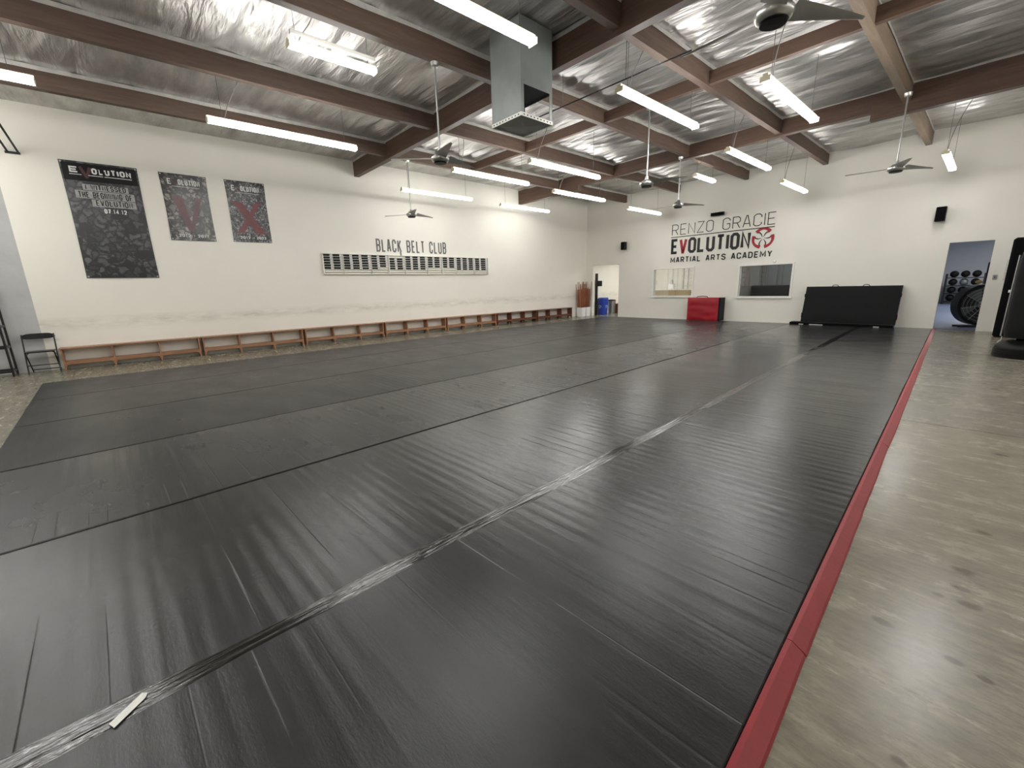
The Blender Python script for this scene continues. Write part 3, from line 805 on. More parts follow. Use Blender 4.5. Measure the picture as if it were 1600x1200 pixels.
# ------------------------------------------------------------------ belt rack
RY = [4.29, 6.30, 8.28, 10.30]; RZ0, RZ1 = 1.94, 2.515; NR = 8
br = empty('belt_rack', (WL, RY[0], RZ0)); tag(br, 'long white wall rack of narrow shelves holding black belts', 'wall rack')
def RB(y0, y1, z0, z1, x0, x1): return (x0, x1, y0-RY[0], y1-RY[0], z0-RZ0, z1-RZ0)
MB().box(*RB(RY[0], RY[3], RZ0, RZ1, 0.0, 0.008)).build('back_panel', M_RACKW, br)
rh = (RZ1-RZ0)/NR
for k in range(NR+1):
    z = RZ0+k*rh
    b = MB(); b.box(*RB(RY[0], RY[3], z-0.004, z+0.004, 0.008, 0.085)); b.build('shelf', M_RACKW, br)
for i, y in enumerate(RY):
    MB().box(*RB(y-0.012, y+0.012, RZ0, RZ1+0.01, 0.008, 0.095)).build('upright', M_RACKW, br)
subs = [4.87, 5.72, 6.87, 7.70, 8.87, 9.69]
for y in subs: MB().box(*RB(y-0.005, y+0.005, RZ0, RZ1, 0.008, 0.088)).build('divider', M_RACKW, br)
def belt_proto():
    b = MB(); b.rbox(-0.028, 0.028, -0.13, 0.13, 0.0, 0.056, 0.008)
    o = b.build('rolled_belt', M_CLOTHK); MB().box(0.0281, 0.0300, 0.046, 0.128, 0.003, 0.054).build('name_bar', M_LABELW, o)
    return o
cells = [(4.30, 4.87, 2), (4.87, 5.72, 3), (5.72, 6.29, 2), (6.31, 6.87, 2), (6.87, 7.70, 3), (7.70, 8.27, 2), (8.29, 8.87, 2), (8.87, 9.69, 3), (9.69, 10.29, 2)]
proto = belt_proto(); first = True
rown = ['top', 'second', 'third', 'fourth', 'fifth', 'sixth']
secn = ['rack section nearest the banners', 'middle rack section', 'rack section nearest the corner']
for r_ in range(6):
    for ci, (a, b_, n) in enumerate(cells):
        if r_ == 0 and ci in (3,): continue
        if r_ == 5 and ci in (5, 6): continue
        for k in range(n):
            if r_ == 5 and ci == 2 and k == 1: continue
            o = proto if first else copy_tree(proto); first = False
            y = a+0.006+(b_-a-0.012)*(k+0.5)/n+random.uniform(-0.003, 0.003)
            o.location = (WL+0.046, y, RZ1-(r_+1)*rh+0.0045)
            tag(o, 'folded black belt with pale name bar, %s row, %s' % (rown[r_], secn[ci//3]), 'belt', 'black belts on the %s row, %s' % (rown[r_], secn[ci//3]))

# ------------------------------------------------------------------ benches
BX0, BX1 = -12.88, -12.62
def bench(y0, y1, mat, lab):
    L = y1-y0; root = empty('bench', ((BX0+BX1)/2, y0, 0)); tag(root, lab, 'bench', 'low wooden benches along the white wall')
    hx = (BX1-BX0)/2
    MB().box(-hx-0.005, hx+0.02, 0, L, 0.435, 0.458).build('seat', mat, root, bevel=0.004)
    b = MB()
    ups = [0.02, L/3, 2*L/3, L-0.045]
    for i, u in enumerate(ups):
        # side board with a foot notch, profile in (x,z)
        prof = [(-hx, 0), (-hx+0.05, 0), (-hx+0.09, 0.07), (hx-0.09, 0.07), (hx-0.05, 0), (hx, 0), (hx, 0.434), (-hx, 0.434)]
        MB().prism(prof, (0, u, 0), (1, 0, 0), (0, 0, 1), (0, 1, 0), 0.025).build('upright', mat, root)
    for i in range(3):
        a, c = ups[i]+0.026, ups[i+1]-0.001
        MB().box(-hx, hx, a, c, 0.155, 0.175).build('shelf', mat, root)
        # apron with curved brackets
        poly = [(a, 0.154), (a, 0.03)]
        for k in range(7):
            t_ = math.pi/2*k/6; poly.append((a+0.055-0.055*math.cos(t_)*0.8, 0.06+0.05*math.sin(t_)))
        for k in range(7):
            t_ = math.pi/2*(1-k/6); poly.append((c-0.055+0.055*math.cos(t_)*0.8, 0.06+0.05*math.sin(t_)))
        poly += [(c, 0.03), (c, 0.154)]
        MB().prism(poly, (hx-0.02, 0, 0), (0, 1, 0), (0, 0, 1), (1, 0, 0), 0.016).build('apron', mat, root)
    return root
by = [-1.28, 1.12, 3.47, 5.86, 8.18, 10.49, 12.71, 14.99]
bl = ['low honey wood bench beside the black folding chair', 'low honey wood bench below the two small banners', 'low honey wood bench just short of the belt rack', 'low wooden bench under the start of the belt rack', 'low wooden bench under the middle of the belt rack', 'low darker wood bench, next to last before the stick buckets', 'low dark wood bench nearest the buckets of sticks']
for i in range(7): bench(by[i]+0.012, by[i+1]-0.012, M_BENCHD if i >= 5 else M_BENCH, bl[i])

# ------------------------------------------------------------------ folding chair
def folding_chair():
    root = empty('folding_chair', (-12.58, -1.51, 0), 0.0); tag(root, 'black metal folding chair at the end of the bench row', 'chair')
    w_ = 0.22
    for s_ in (-1, 1):
        MB().tube([(0.16, s_*w_, 0.0), (-0.03, s_*w_, 0.45), (-0.16, s_*w_, 0.77)], 0.012).build('back_post', M_BLACK, root, True)
        MB().tube([(-0.20, s_*(w_-0.025), 0.0), (0.14, s_*(w_-0.025), 0.43)], 0.011).build('leg', M_BLACK, root, True)
    v = []; f = []; n = 14                             # curved backrest with rounded corners
    b = MB()
    for k in range(n+1):
        t_ = -1+2*k/n; y = t_*0.235; bow = -0.035*(1-t_*t_); top = 0.785-0.05*abs(t_)**6; bot = 0.675+0.03*abs(t_)**6
        for z, d in ((bot, 0), (top, 0), (top, 0.014), (bot, 0.014)): v.append((-0.14-(z-0.7)*0.4+bow+d, y, z))
    for k in range(n):
        for j in range(4): f.append((k*4+j, k*4+(j+1) % 4, (k+1)*4+(j+1) % 4, (k+1)*4+j))
    f += [(0, 1, 2, 3), tuple(n*4+j for j in range(4))]
    b.add(v, f).build('backrest', M_BLACKPL, root, True)
    MB().rbox(-0.16, 0.20, -0.205, 0.205, 0.425, 0.448, 0.008).build('seat', M_BLACKPL, root)
    MB().tube([(0.085, -w_, 0.17), (0.085, w_, 0.17)], 0.009).build('stretcher', M_BLACK, root, True)
    MB().tube([(-0.155, -w_+0.02, 0.06), (-0.155, w_-0.02, 0.06)], 0.009).build('stretcher', M_BLACK, root, True)
    for s_ in (-1, 1): MB().tube([(0.0, s_*w_, 0.36), (0.05, s_*(w_-0.06), 0.42)], 0.007).build('brace', M_BLACK, root, True)
folding_chair()
# black shelving rack left of the chair
def shelving():
    x1, x0, y1, y0 = -12.45, -12.84, -1.93, -3.2
    root = empty('metal_shelving', (x0, y1, 0)); tag(root, 'tall black metal shelving frame beside the folding chair', 'shelving')
    H_ = 1.80
    for (x, y) in ((x0, y1), (x1, y1), (x0, y0), (x1, y0)):
        MB().box(x-0.016-x0, x+0.016-x0, y-0.016-y1, y+0.016-y1, 0, H_).build('post', M_BLACK, root)
    for z in (0.10, 0.56, 0.96, 1.37, 1.76):
        b = MB()
        for x in (x0, x1): b.box(x-0.012-x0, x+0.012-x0, y0-y1, 0, z-0.02, z+0.02)
        for y in (y0, y1): b.box(0, x1-x0, y-0.012-y1, y+0.012-y1, z-0.018, z+0.018)
        b.build('shelf_frame', M_BLACK, root)
shelving()
# steel bracket high on the left wall
wb = empty('wall_bracket', (WL, -1.18, 4.2)); tag(wb, 'black steel bracket fixed high on wall above the shelving', 'bracket')
MB().box(0, 0.03, -0.11, 0.09, -0.02, 0.02).build('wall_plate', M_BLACK, wb)
for dy in (-0.07, 0.07):
    MB().tube([(0.015, dy, 0), (0.7, dy-0.08, 0.30), (1.3, dy-0.15, 0.56)], 0.018, 6).build('arm', M_BLACK, wb)

# ------------------------------------------------------------------ LED light fixtures
def fixture(x, y0, y1, z, lab, cord=None, channel=0.0, zt=None, led=None):
    L = y1-y0; root = empty('ceiling_light', (x, y0, z)); tag(root, lab, 'ceiling light', 'hanging LED strip lights')
    zt = (ZT+0.03 if zt is None else zt)-z
    prof = [(-0.036, 0.03), (-0.066, 0.012), (-0.062, -0.018), (-0.035, -0.036), (0.035, -0.036), (0.062, -0.018), (0.066, 0.012), (0.036, 0.03)]
    MB().prism(prof, (0, 0.012, 0), (1, 0, 0), (0, 0, 1), (0, 1, 0), L-0.024).build('diffuser', led or M_LED, root)
    MB().box(-0.036, 0.036, 0.0, L, 0.031, 0.062).build('housing', M_HOUSING, root)
    for a, b_ in ((0, 0.011), (L-0.011, L)):
        MB().box(-0.068, 0.068, a, b_, -0.038, 0.0305).build('end_cap', M_HOUSING, root)
    if channel: MB().box(-0.03, 0.03, 0.05, L, channel, channel+0.05).build('mounting_channel', M_TRIM, root)
    for t_ in (0.09, 0.91):
        MB().tube([(0, L*t_, 0.055), (0, L*t_, zt)], 0.0035, 5).build('hanging_wire', M_WIRE, root)
    if cord is not None:
        c = MB(); a = (0, L*0.09+0.03, 0.055)
        pts = [a]
        for k in range(1, 9):
            t_ = k/8; pts.append((cord[0]*t_**1.5*0.6+cord[0]*0.4*t_, a[1]+cord[1]*t_+0.05*math.sin(math.pi*t_), 0.055+(zt-0.055)*(t_**0.7)))
        c.tube(pts, 0.007, 6).build('power_cord', M_CORD, root, True)
    return root
FX = [
 (-8.68, -2.87, -0.43, 4.20, 'LED strip light at the edge of the frame above the largest banner', None),
 (-8.81, 1.41, 3.85, 4.19, 'long LED strip light in front of the purlin above the small banners', (0.25, 0.35)),
 (-3.97, 1.55, 3.99, 4.20, 'long LED strip light just above the metal duct', None),
 (-4.07, 5.84, 8.28, 4.22, 'long LED strip light right of duct, seen below the roof foil', (0.2, 0.3)),
 (-2.51, 7.02, 9.46, 4.15, 'long LED strip light nearer the concrete aisle, middle of the room', (0.3, -0.3)),
 (-7.06, 6.93, 9.37, 4.08, 'long LED strip light directly behind the duct', (0.3, 0.2)),
 (-8.79, 6.11, 8.55, 4.14, 'long LED strip light behind the silver ceiling fan by the girder', (-0.3, 0.3)),
 (-11.43, 6.18, 8.62, 4.18, 'long LED strip light above the fan near the grey lettering', None),
 (-11.88, 10.21, 12.65, 4.245, 'long LED strip light over the end of the belt rack', None),
 (-8.94, 9.73, 12.17, 4.13, 'long LED strip light below the deep girder end, midway to far wall', (0.3, 0.4)),
 (-4.12, 9.85, 12.29, 4.12, 'long LED strip light over the lettering, just before the second girder', (0.2, 0.2)),
 (-4.12, 13.35, 15.50, 3.97, 'LED strip light near far wall above the lettering end', (0.2, 0.1)),
 (-8.80, 13.35, 15.50, 3.99, 'LED strip light near far wall, left of the lettering', None),
 (-1.07, 13.30, 15.50, 3.96, 'LED strip light near far wall above the wall speaker by the doorway', (0.25, 0.3)),
 (0.10, 6.5, 8.94, 4.15, 'LED strip light over the concrete aisle outside the frame', None),
]
for (x, a, b_, z, lab, cd) in FX: fixture(x, a, b_, z, lab, cd, led=M_LEDW if x < -11 else M_LEDM if a > 13 else None)
fixture(-6.68, 2.12, 3.34, 4.65, 'short LED strip light high above the mats with a white channel above', (0.15, 0.2), 0.13, led=M_LEDM)
fixture(-6.05, 12.45, 13.67, 4.37, 'short LED strip light behind the fan pair near the far wall', (0.2, 0.1))
for (x, a, z) in ((2.4, 1.5, 4.15), (2.4, 7.0, 4.15), (2.4, 11.5, 4.15), (-1.6, -2.6, 4.15), (-5.6, -2.9, 4.15), (5.0, 5.0, 4.15), (-11.4, -4.12, 4.2)):
    fixture(x, a, a+2.44, z, 'LED strip light outside the frame above the aisle and back of the room', None)

# ------------------------------------------------------------------ ceiling fans
def fan(x, y, z, ztop, angs, lab, R_=0.78):
    root = empty('ceiling_fan', (x, y, z)); tag(root, lab, 'ceiling fan', 'three-bladed silver ceiling fans')
    MB().tube([(0, 0, 0.09), (0, 0, ztop-z-0.05)], 0.014, 10).build('downrod', M_STEEL, root, True)
    MB().lathe([(0.02, 0), (0.055, 0.01), (0.065, 0.06)], 0, 0, ztop-z-0.06, 16).build('canopy', M_FANM, root, True)
    MB().lathe([(0.02, -0.075), (0.085, -0.068), (0.125, -0.045), (0.14, -0.012), (0.135, 0.012), (0.09, 0.045), (0.04, 0.07), (0.03, 0.13), (0.015, 0.135)], 0, 0, 0, 28).build('motor', M_FANM, root, True)
    MB().lathe([(0.02, -0.082), (0.095, -0.078), (0.105, -0.064)], 0, 0, 0, 24).build('hub_cap', M_BLACKPL, root, True)
    for a in angs:
        a = math.radians(a); v = []; f = []; n = 10
        for k in range(n+1):
            t_ = k/n; r_ = 0.12+(R_-0.12)*t_
            wl = 0.035+0.055*math.sin(math.pi*min(1, t_*2.2+0.12))*(1 if t_ < 0.4 else 1)
            wl = 0.10*(1-t_)**0.8+0.022; wt = 0.055*(1-t_)+0.012
            pitch = -math.radians(17-10*t_)
            for (cx_, th_) in ((-wl, 0), (0, 0.009), (wt, 0), (0, -0.009)):
                lx = r_; ly = cx_*math.cos(pitch); lz = cx_*math.sin(pitch)+th_
                v.append((lx*math.cos(a)-ly*math.sin(a), lx*math.sin(a)+ly*math.cos(a), lz+0.0))
        for k in range(n):
            for j in range(4): f.append((k*4+j, k*4+(j+1) % 4, (k+1)*4+(j+1) % 4, (k+1)*4+j))
        f += [(0, 1, 2, 3), tuple(n*4+j for j in range(4))]
        MB().add(v, f).build('blade', M_FANB, root, True)
fan(-6.13, 4.04, 3.46, 4.78, (100, 228, 340), 'silver three-bladed ceiling fan on a long rod left of the duct')
fan(-10.79, 6.08, 3.43, 4.78, (216, 102, 340), 'silver ceiling fan hanging in front of the white wall above the grey lettering')
fan(-4.98, 8.20, 3.42, 4.80, (12, 132, 255), 'dark-bladed ceiling fan between girders, right of room centre')
fan(-6.13, 11.74, 3.53, 4.74, (57, 180, 300), 'ceiling fan in front of the far wall above the lettering')
fan(-1.58, 11.49, 3.49, 4.78, (54, -68, 189), 'ceiling fan hanging from the pale purlin, seen against far wall')
fan(-1.45, 4.11, 3.47, 4.78, (176, 56, -64), 'large near ceiling fan cut by the top of the picture')

# ------------------------------------------------------------------ duct
def duct():
    x0, x1, y0, y1, z0, z1 = -5.51, -4.86, 4.62, 5.27, 3.80, ZT+0.02
    root = empty('duct', ((x0+x1)/2, (y0+y1)/2, z0)); tag(root, 'square galvanised sheet metal duct drop with open outlet hanging from roof', 'duct')
    cx, cy = (x0+x1)/2, (y0+y1)/2; h = z1-z0; a = (x1-x0)/2; t_ = 0.004
    # west and south sheets whole, east and north with openings
    def cross(mb, p, u, v, n, W_, H_):                 # shallow cross-break
        p, u, v, n = Vector(p), Vector(u), Vector(v), Vector(n)
        c = [p, p+u*W_, p+u*W_+v*H_, p+v*H_, p+u*W_/2+v*H_/2+n*0.012]
        mb.add(c, [(0, 1, 4), (1, 2, 4), (2, 3, 4), (3, 0, 4)])
    b = MB()
    cross(b, (-a, -a, 0.05), (1, 0, 0), (0, 0, 1), (0, -1, 0), 2*a, h-0.05)
    b.build('sheet_panel', M_DUCT, root)
    b = MB()
    cross(b, (-a, a, 0.45), (1, 0, 0), (0, 0, 1), (0, 1, 0), 2*a, h-0.45)
    b.box(-a, -a+0.06, a-0.003, a, 0.05, 0.45); b.box(a-0.06, a, a-0.003, a, 0.05, 0.45); b.build('sheet_panel', M_DUCT, root)
    b = MB()
    cross(b, (-a, -a, 0.05), (0, 1, 0), (0, 0, 1), (-1, 0, 0), 2*a, h-0.05); b.build('sheet_panel', M_DUCT, root)
    b = MB()                                            # outlet face, towards the concrete aisle
    b.box(a-0.004, a, -a, a, 0.45, h); b.box(a-0.004, a, -a, -a+0.06, 0.05, 0.45); b.box(a-0.004, a, a-0.06, a, 0.05, 0.45); b.box(a-0.004, a, -a+0.06, a-0.06, 0.05, 0.09)
    b.build('outlet_panel', M_DUCT, root)
    b = MB(); cross(b, (-a, -a, 0.05), (1, 0, 0), (0, 1, 0), (0, 0, -1), 2*a, 2*a); b.build('bottom_panel', M_DUCT, root)
    b = MB()                                            # angle-iron rim
    for (p, q, r_, s_) in ((-a-0.004, a+0.004, -a-0.008, -a-0.003), (-a-0.004, a+0.004, a+0.003, a+0.008)): b.box(p, q, r_, s_, 0.035, 0.085)
    for (p, q) in ((-a-0.008, -a-0.003), (a+0.003, a+0.008)): b.box(p, q, -a-0.004, a+0.004, 0.035, 0.085)
    b.build('punched_rim', M_TRIM, root)
    b = MB()                                            # punched holes of the rim seen dark
    for k in range(9):
        u = -a+0.05+k*(2*a-0.1)/8
        b.box(a+0.008, a+0.0095, u-0.012, u+0.012, 0.052, 0.068); b.box(u-0.012, u+0.012, -a-0.0095, -a-0.008, 0.052, 0.068)
    b.build('rim_holes', M_DARK, root)
    MB().box(-a+0.01, a-0.012, -a+0.02, a-0.02, 0.46, 0.47).build('inner_damper', M_DARK, root)
    MB().tube([(a, -a, 0.09), (a, -a, h)], 0.008, 6).build('corner_seam', M_DUCT, root)
duct()
# thin dark gas pipe on hangers
gp = empty('gas_pipe', (-4.6, 6.35, 4.56)); tag(gp, 'thin black pipe on wire hangers running from the duct to the fan bay', 'pipe')
MB().tube([(-1.6, 0, 0), (1.35, 0, 0)], 0.011, 8).build('pipe', M_BLACK, gp, True)
for x in (-1.0, 0.3): MB().tube([(x, 0, 0.011), (x, 0, 0.52)], 0.005, 5).build('hanger', M_WIRE, gp)

# ------------------------------------------------------------------ speakers, projector, outlet
def wall_box(name, x0, x1, z0, z1, d, mat, lab, cat, grille=True):
    root = empty(name, ((x0+x1)/2, YF, z0)); tag(root, lab, cat); hx = (x1-x0)/2; h = z1-z0
    MB().rbox(-hx, hx, -d-0.05, -0.05, 0, h, 0.012).build('cabinet', mat, root)
    MB().box(-0.03, 0.03, -0.051, -0.001, h*0.4, h*0.6).build('mount', M_BLACK, root)
    if grille: MB().box(-hx+0.015, hx-0.015, -d-0.056, -d-0.0505, 0.015, h-0.015).build('grille', M_BLACKV2, root)
wall_box('wall_speaker', -10.90, -10.70, 2.87, 3.19, 0.18, M_BLACKPL, 'small black wall speaker between the corner doorway and lettering', 'speaker')
wall_box('wall_speaker', -1.27, -1.07, 2.82, 3.18, 0.18, M_BLACKPL, 'small black wall speaker above the gym doorway', 'speaker')
wall_box('soundbar', -7.18, -6.72, 3.735, 3.85, 0.10, M_BLACKPL, 'small black box mounted on far wall above the lettering', 'speaker')
wp = empty('wall_switch', (0.02, YF, 1.30)); tag(wp, 'small light switch on the wall beside the gym doorway', 'switch')
MB().box(-0.04, 0.04, -0.008, -0.001, 0, 0.12).build('plate', M_STEEL, wp); MB().box(-0.01, 0.01, -0.014, -0.0085, 0.045, 0.075).build('toggle', M_DARK, wp)
wp = empty('notice_board', (0.28, YF, 1.28)); tag(wp, 'pale framed panel on the wall behind the black padding', 'panel')
MB().box(-0.12, 0.12, -0.02, -0.001, 0, 0.5).build('board', M_LABELW, wp)
dm = MB().lathe([(0.05, 0), (0.05, 0.03), (0.02, 0.05)], n=16); dm.v = [(x, -z, y) for x, y, z in dm.v]
o = dm.build('smoke_detector', M_TRIM, smooth=True); o.location = (-4.98, YF-0.001, 2.05); tag(o, 'tiny round sensor on the wall above the dark window', 'sensor')

# ------------------------------------------------------------------ crash mats at the far wall
rm = empty('crash_mat', (-7.04, 16.02, 0.041)); tag(rm, 'red folded crash mat with black end standing under the windows', 'crash mat')
ZM = 0.041
def puffy(x0, x1, y0, y1, z0, z1, r, amp, seed, n=12):
    b = MB(); b.rbox(x0, x1, y0, y1, z0, z1, r); return b
b = MB()
n = 16; v = []; f = []
def padded(x0, x1, z0, z1, yf, yb, amp, seed, nx=18, nz=14, lean=0.0):
    """padded slab: wrinkled front sheet, flat sides and back"""
    v = []; f = []
    for j in range(nz+1):
        for i in range(nx+1):
            t_, q = i/nx, j/nz; e = min(1, 8*t_, 8*(1-t_), 8*q, 8*(1-q))
            h_ = amp*noise.noise(Vector((t_*2.2+seed, q*7, seed)))+amp*0.6*noise.noise(Vector((t_*5, q*12, seed+3)))
            y = yf+0.02*(1-e)-h_*e + lean*q
            v.append((x0+(x1-x0)*t_, y, z0+(z1-z0)*q))
    for j in range(nz):
        for i in range(nx): a = j*(nx+1)+i; f.append((a, a+1, a+nx+2, a+nx+1))
    rim = [i for i in range(nx+1)]+[j*(nx+1)+nx for j in range(1, nz+1)]+[nz*(nx+1)+i for i in range(nx-1, -1, -1)]+[j*(nx+1) for j in range(nz-1, 0, -1)]
    o_ = len(v)
    for k in rim: x, y, z = v[k]; v.append((x, yb+lean*(z-z0)/(z1-z0), z))
    for k in range(len(rim)): f.append((rim[k], rim[(k+1) % len(rim)], o_+(k+1) % len(rim), o_+k))
    f.append(tuple(o_+k for k in range(len(rim))))
    return MB().add(v, f)
padded(-0.59, 0.56, 0.0, 0.83, -0.24, 0.0, 0.02, 2.0).build('front_pad', M_RED, rm, True)
MB().rbox(-0.58, 0.56, 0.002, 0.24, 0.0, 0.82, 0.02).build('rear_pad', M_RED, rm)
MB().rbox(0.562, 0.60, -0.22, 0.24, 0.0, 0.825, 0.012).build('black_end', M_BLACKV, rm)
MB().tube([(-0.33, -0.06, 0.83), (-0.28, -0.07, 0.865), (-0.1, -0.07, 0.875), (0.05, -0.06, 0.865), (0.09, -0.06, 0.83)], 0.014, 8).build('handle', M_BLACKV2, rm, True)
bm_ = empty('leaning_crash_mat', (-2.78, 15.86, 0.0)); tag(bm_, 'big black crash mat leaning on the far wall with two top handles', 'crash mat')
padded(-1.14, 1.13, 0.115, 1.20, 0.0, 0.14, 0.010, 5.0, 24, 12, 0.24).build('pad', M_BLACKV, bm_, True)
for hx in (-0.41, 0.33):
    MB().tube([(hx-0.085, 0.30, 1.19), (hx-0.05, 0.30, 1.235), (hx, 0.30, 1.245), (hx+0.05, 0.30, 1.235), (hx+0.085, 0.30, 1.19)], 0.009, 8).build('handle', M_BLACKV2, bm_, True)
for sx_ in (-1.15, 1.125):
    MB().box(sx_, sx_+0.02, 0.05, 0.12, 0.25, 0.40).build('strap', M_BLACKV2, bm_); MB().box(sx_, sx_+0.02, 0.17, 0.26, 0.88, 0.98).build('strap', M_BLACKV2, bm_)
lm = empty('flat_crash_mat', (-2.95, 15.87, 0.041)); tag(lm, 'thin folded black mat lying flat beneath the leaning crash mat', 'crash mat')
MB().rbox(-1.25, 1.28, -0.10, 0.26, 0.0, 0.072, 0.02).build('pad', M_BLACKV2, lm)
for a, b_ in ((-0.98, -0.86), (-0.7, -0.35), (0.85, 0.98)): MB().box(a, b_, -0.1045, -0.1005, 0.004, 0.018).build('glint_strip', M_WHITEPL, lm)  # white strips painting the bright glints along the mat's front edge

# ------------------------------------------------------------------ stick buckets in the corner
def bucket(x, y, lab):
    root = empty('square_bucket', (x, y, 0)); tag(root, lab, 'bucket', 'white square buckets of sticks')
    b = MB(); t0, t1, h = 0.13, 0.155, 0.42
    def ring(s_, z): return [(-s_, -s_, z), (s_, -s_, z), (s_, s_, z), (-s_, s_, z)]
    v = ring(t0, 0)+ring(t1, h)+ring(t1-0.008, h)+ring(t0-0.008, 0.01)
    f = [(0, 1, 2, 3)]+[(i, (i+1) % 4, 4+(i+1) % 4, 4+i) for i in range(4)]+[(4+i, 4+(i+1) % 4, 8+(i+1) % 4, 8+i) for i in range(4)]+[(8+i, 8+(i+1) % 4, 12+(i+1) % 4, 12+i) for i in range(4)]+[(12, 13, 14, 15)]
    b.add(v, f).build('tub', M_WHITEPL, root)
    MB().box(-t1-0.006, t1+0.006, -t1-0.006, -t1, h-0.03, h).build('rim', M_WHITEPL, root)
bk = [(-12.66, 15.66), (-12.70, 16.06)]
bucket(*bk[0], 'white square bucket of sticks nearest the last bench'); bucket(*bk[1], 'white square bucket of sticks nearest the corner doorway')
def stick(mat):
    return MB().tube([(0, 0, 0), (0, 0, 1.22)], 0.013, 8).build('rattan_stick', mat, None, True)
sp1, sp2 = stick(M_RATTAN), stick(M_RATTANL); used = [False, False]
for bi, (bx, by_) in enumerate(bk):
    for k in range(20):
        pale = k in (2, 13); src = sp2 if pale else sp1; q = 1 if pale else 0
        o = src if not used[q] else copy_tree(src); used[q] = True
        i, j = k % 4, k//4
        ox, oy = (i-1.5)*0.066, (j-2.0)*0.052
        o.location = (bx+ox*0.95, by_+oy*0.95, 0.02)
        o.rotation_euler = (-oy*0.55, ox*0.55, 0)
        o.scale = (1, 1, random.choice((1.0, 1.02, 1.2, 1.06, 1.28)))
        w_ = 'bench' if bi == 0 else 'doorway'
        tag(o, ('pale peeled' if pale else 'brown')+' rattan stick standing in the white bucket nearer the '+w_, 'stick', ('pale' if pale else 'brown')+' sticks in the bucket by the '+w_)

# ------------------------------------------------------------------ things through the left doorway
def bin_(x, y, w_, d, h, mat, lab, nm, lidm, sym=False):
    root = empty(nm, (x, y, 0)); tag(root, lab, 'bin')
    v = []; 
    def ring(a, b_, z, n=20):
        o_ = []
        for k in range(n):
            t_ = 2*math.pi*k/n; c, s_ = math.cos(t_), math.sin(t_)
            o_.append((a*math.copysign(abs(c)**0.5, c), b_*math.copysign(abs(s_)**0.5, s_), z))
        return o_
    rs = [ring(w_*0.85, d*0.85, 0), ring(w_, d, h*0.94), ring(w_*1.06, d*1.06, h*0.94), ring(w_*1.06, d*1.06, h*0.97)]
    v = sum(rs, []); n = 20; f = [tuple(range(n))]
    for i in range(3):
        for k in range(n): f.append((i*n+k, i*n+(k+1) % n, (i+1)*n+(k+1) % n, (i+1)*n+k))
    f.append(tuple(3*n+k for k in range(n)))
    MB().add(v, f).build('body', mat, root, True)
    rs = [ring(w_*1.06, d*1.06, h*0.971), ring(w_*1.0, d*1.0, h*1.02), ring(w_*0.8, d*0.8, h*1.05)]; v = sum(rs, []); f = [tuple(range(n))]
    for i in range(2):
        for k in range(n): f.append((i*n+k, i*n+(k+1) % n, (i+1)*n+(k+1) % n, (i+1)*n+k))
    f.append(tuple(2*n+k for k in range(n))); MB().add(v, f).build('lid', lidm, root, True)
    if sym:
        b = MB()
        for k in range(3):
            a0 = math.radians(90+120*k); a1 = a0+math.radians(85)
            p = [(0.06*math.cos(a), 0.06*math.sin(a)) for a in (a0, (a0+a1)/2, a1)]
            for q in strip(p, 0.022, False): b.prism(q, (w_*1.0+0.004, 0.0, h*0.5), (0, 1, 0), (0, 0, 1), (1, 0, 0), 0.004)
        for k in range(3):
            a0 = math.radians(90+120*k); a1 = a0+math.radians(85)
            p = [(0.06*math.cos(a), 0.06*math.sin(a)) for a in (a0, (a0+a1)/2, a1)]
            for q in strip(p, 0.022, False): b.prism(q, (0.0, -d*1.0-0.004, h*0.5), (1, 0, 0), (0, 0, 1), (0, -1, 0), 0.004)
        b.build('recycling_symbol', M_WHITEPL, root)
bin_(-12.62, 17.30, 0.19, 0.24, 0.78, M_BLUE, 'blue recycling bin with white symbol inside the corner doorway', 'recycling_bin', M_BLUE, True)
bin_(-12.55, 17.92, 0.16, 0.16, 0.66, M_STEEL, 'silver bin with dark lid beside the blue recycling bin', 'waste_bin', M_BLACKPL)
def bench2():
    root = empty('shoe_bench', (-12.4, 18.3, 0)); tag(root, 'dark wooden bench with shelf seen through the corner doorway', 'bench')
    MB().box(-0.45, 0.35, 0, 1.5, 0.44, 0.47).build('seat', M_BENCHD, root)
    MB().box(-0.43, 0.33, 0.03, 1.47, 0.18, 0.20).build('shelf', M_BENCH, root)
    for y in (0.0, 0.72, 1.47): MB().box(-0.44, 0.34, y, y+0.028, 0, 0.439).build('upright', M_BENCHD, root)
bench2()
bd = empty('black_door', (-12.47, YF+T+0.02, 0)); tag(bd, 'narrow edge of a black door standing open inside the corner doorway', 'door')
MB().box(-0.04, 0.0, 0.0, 0.16, 0.01, 1.95).build('door_leaf', M_BLACKPL, bd); MB().tube([(0.0, 0.12, 1.0), (0.04, 0.12, 1.0), (0.04, 0.06, 1.0)], 0.008, 6).build('handle', M_STEEL, bd)
cb = empty('wall_dispenser', (WL, 17.15, 1.36)); tag(cb, 'small black box on the white wall above the blue bin', 'wall box')
MB().rbox(0.02, 0.20, -0.16, 0.16, 0, 0.26, 0.015).build('body', M_BLACKPL, cb); MB().box(0.0, 0.0195, -0.05, 0.05, 0.05, 0.2).build('mount', M_GREYP, cb)

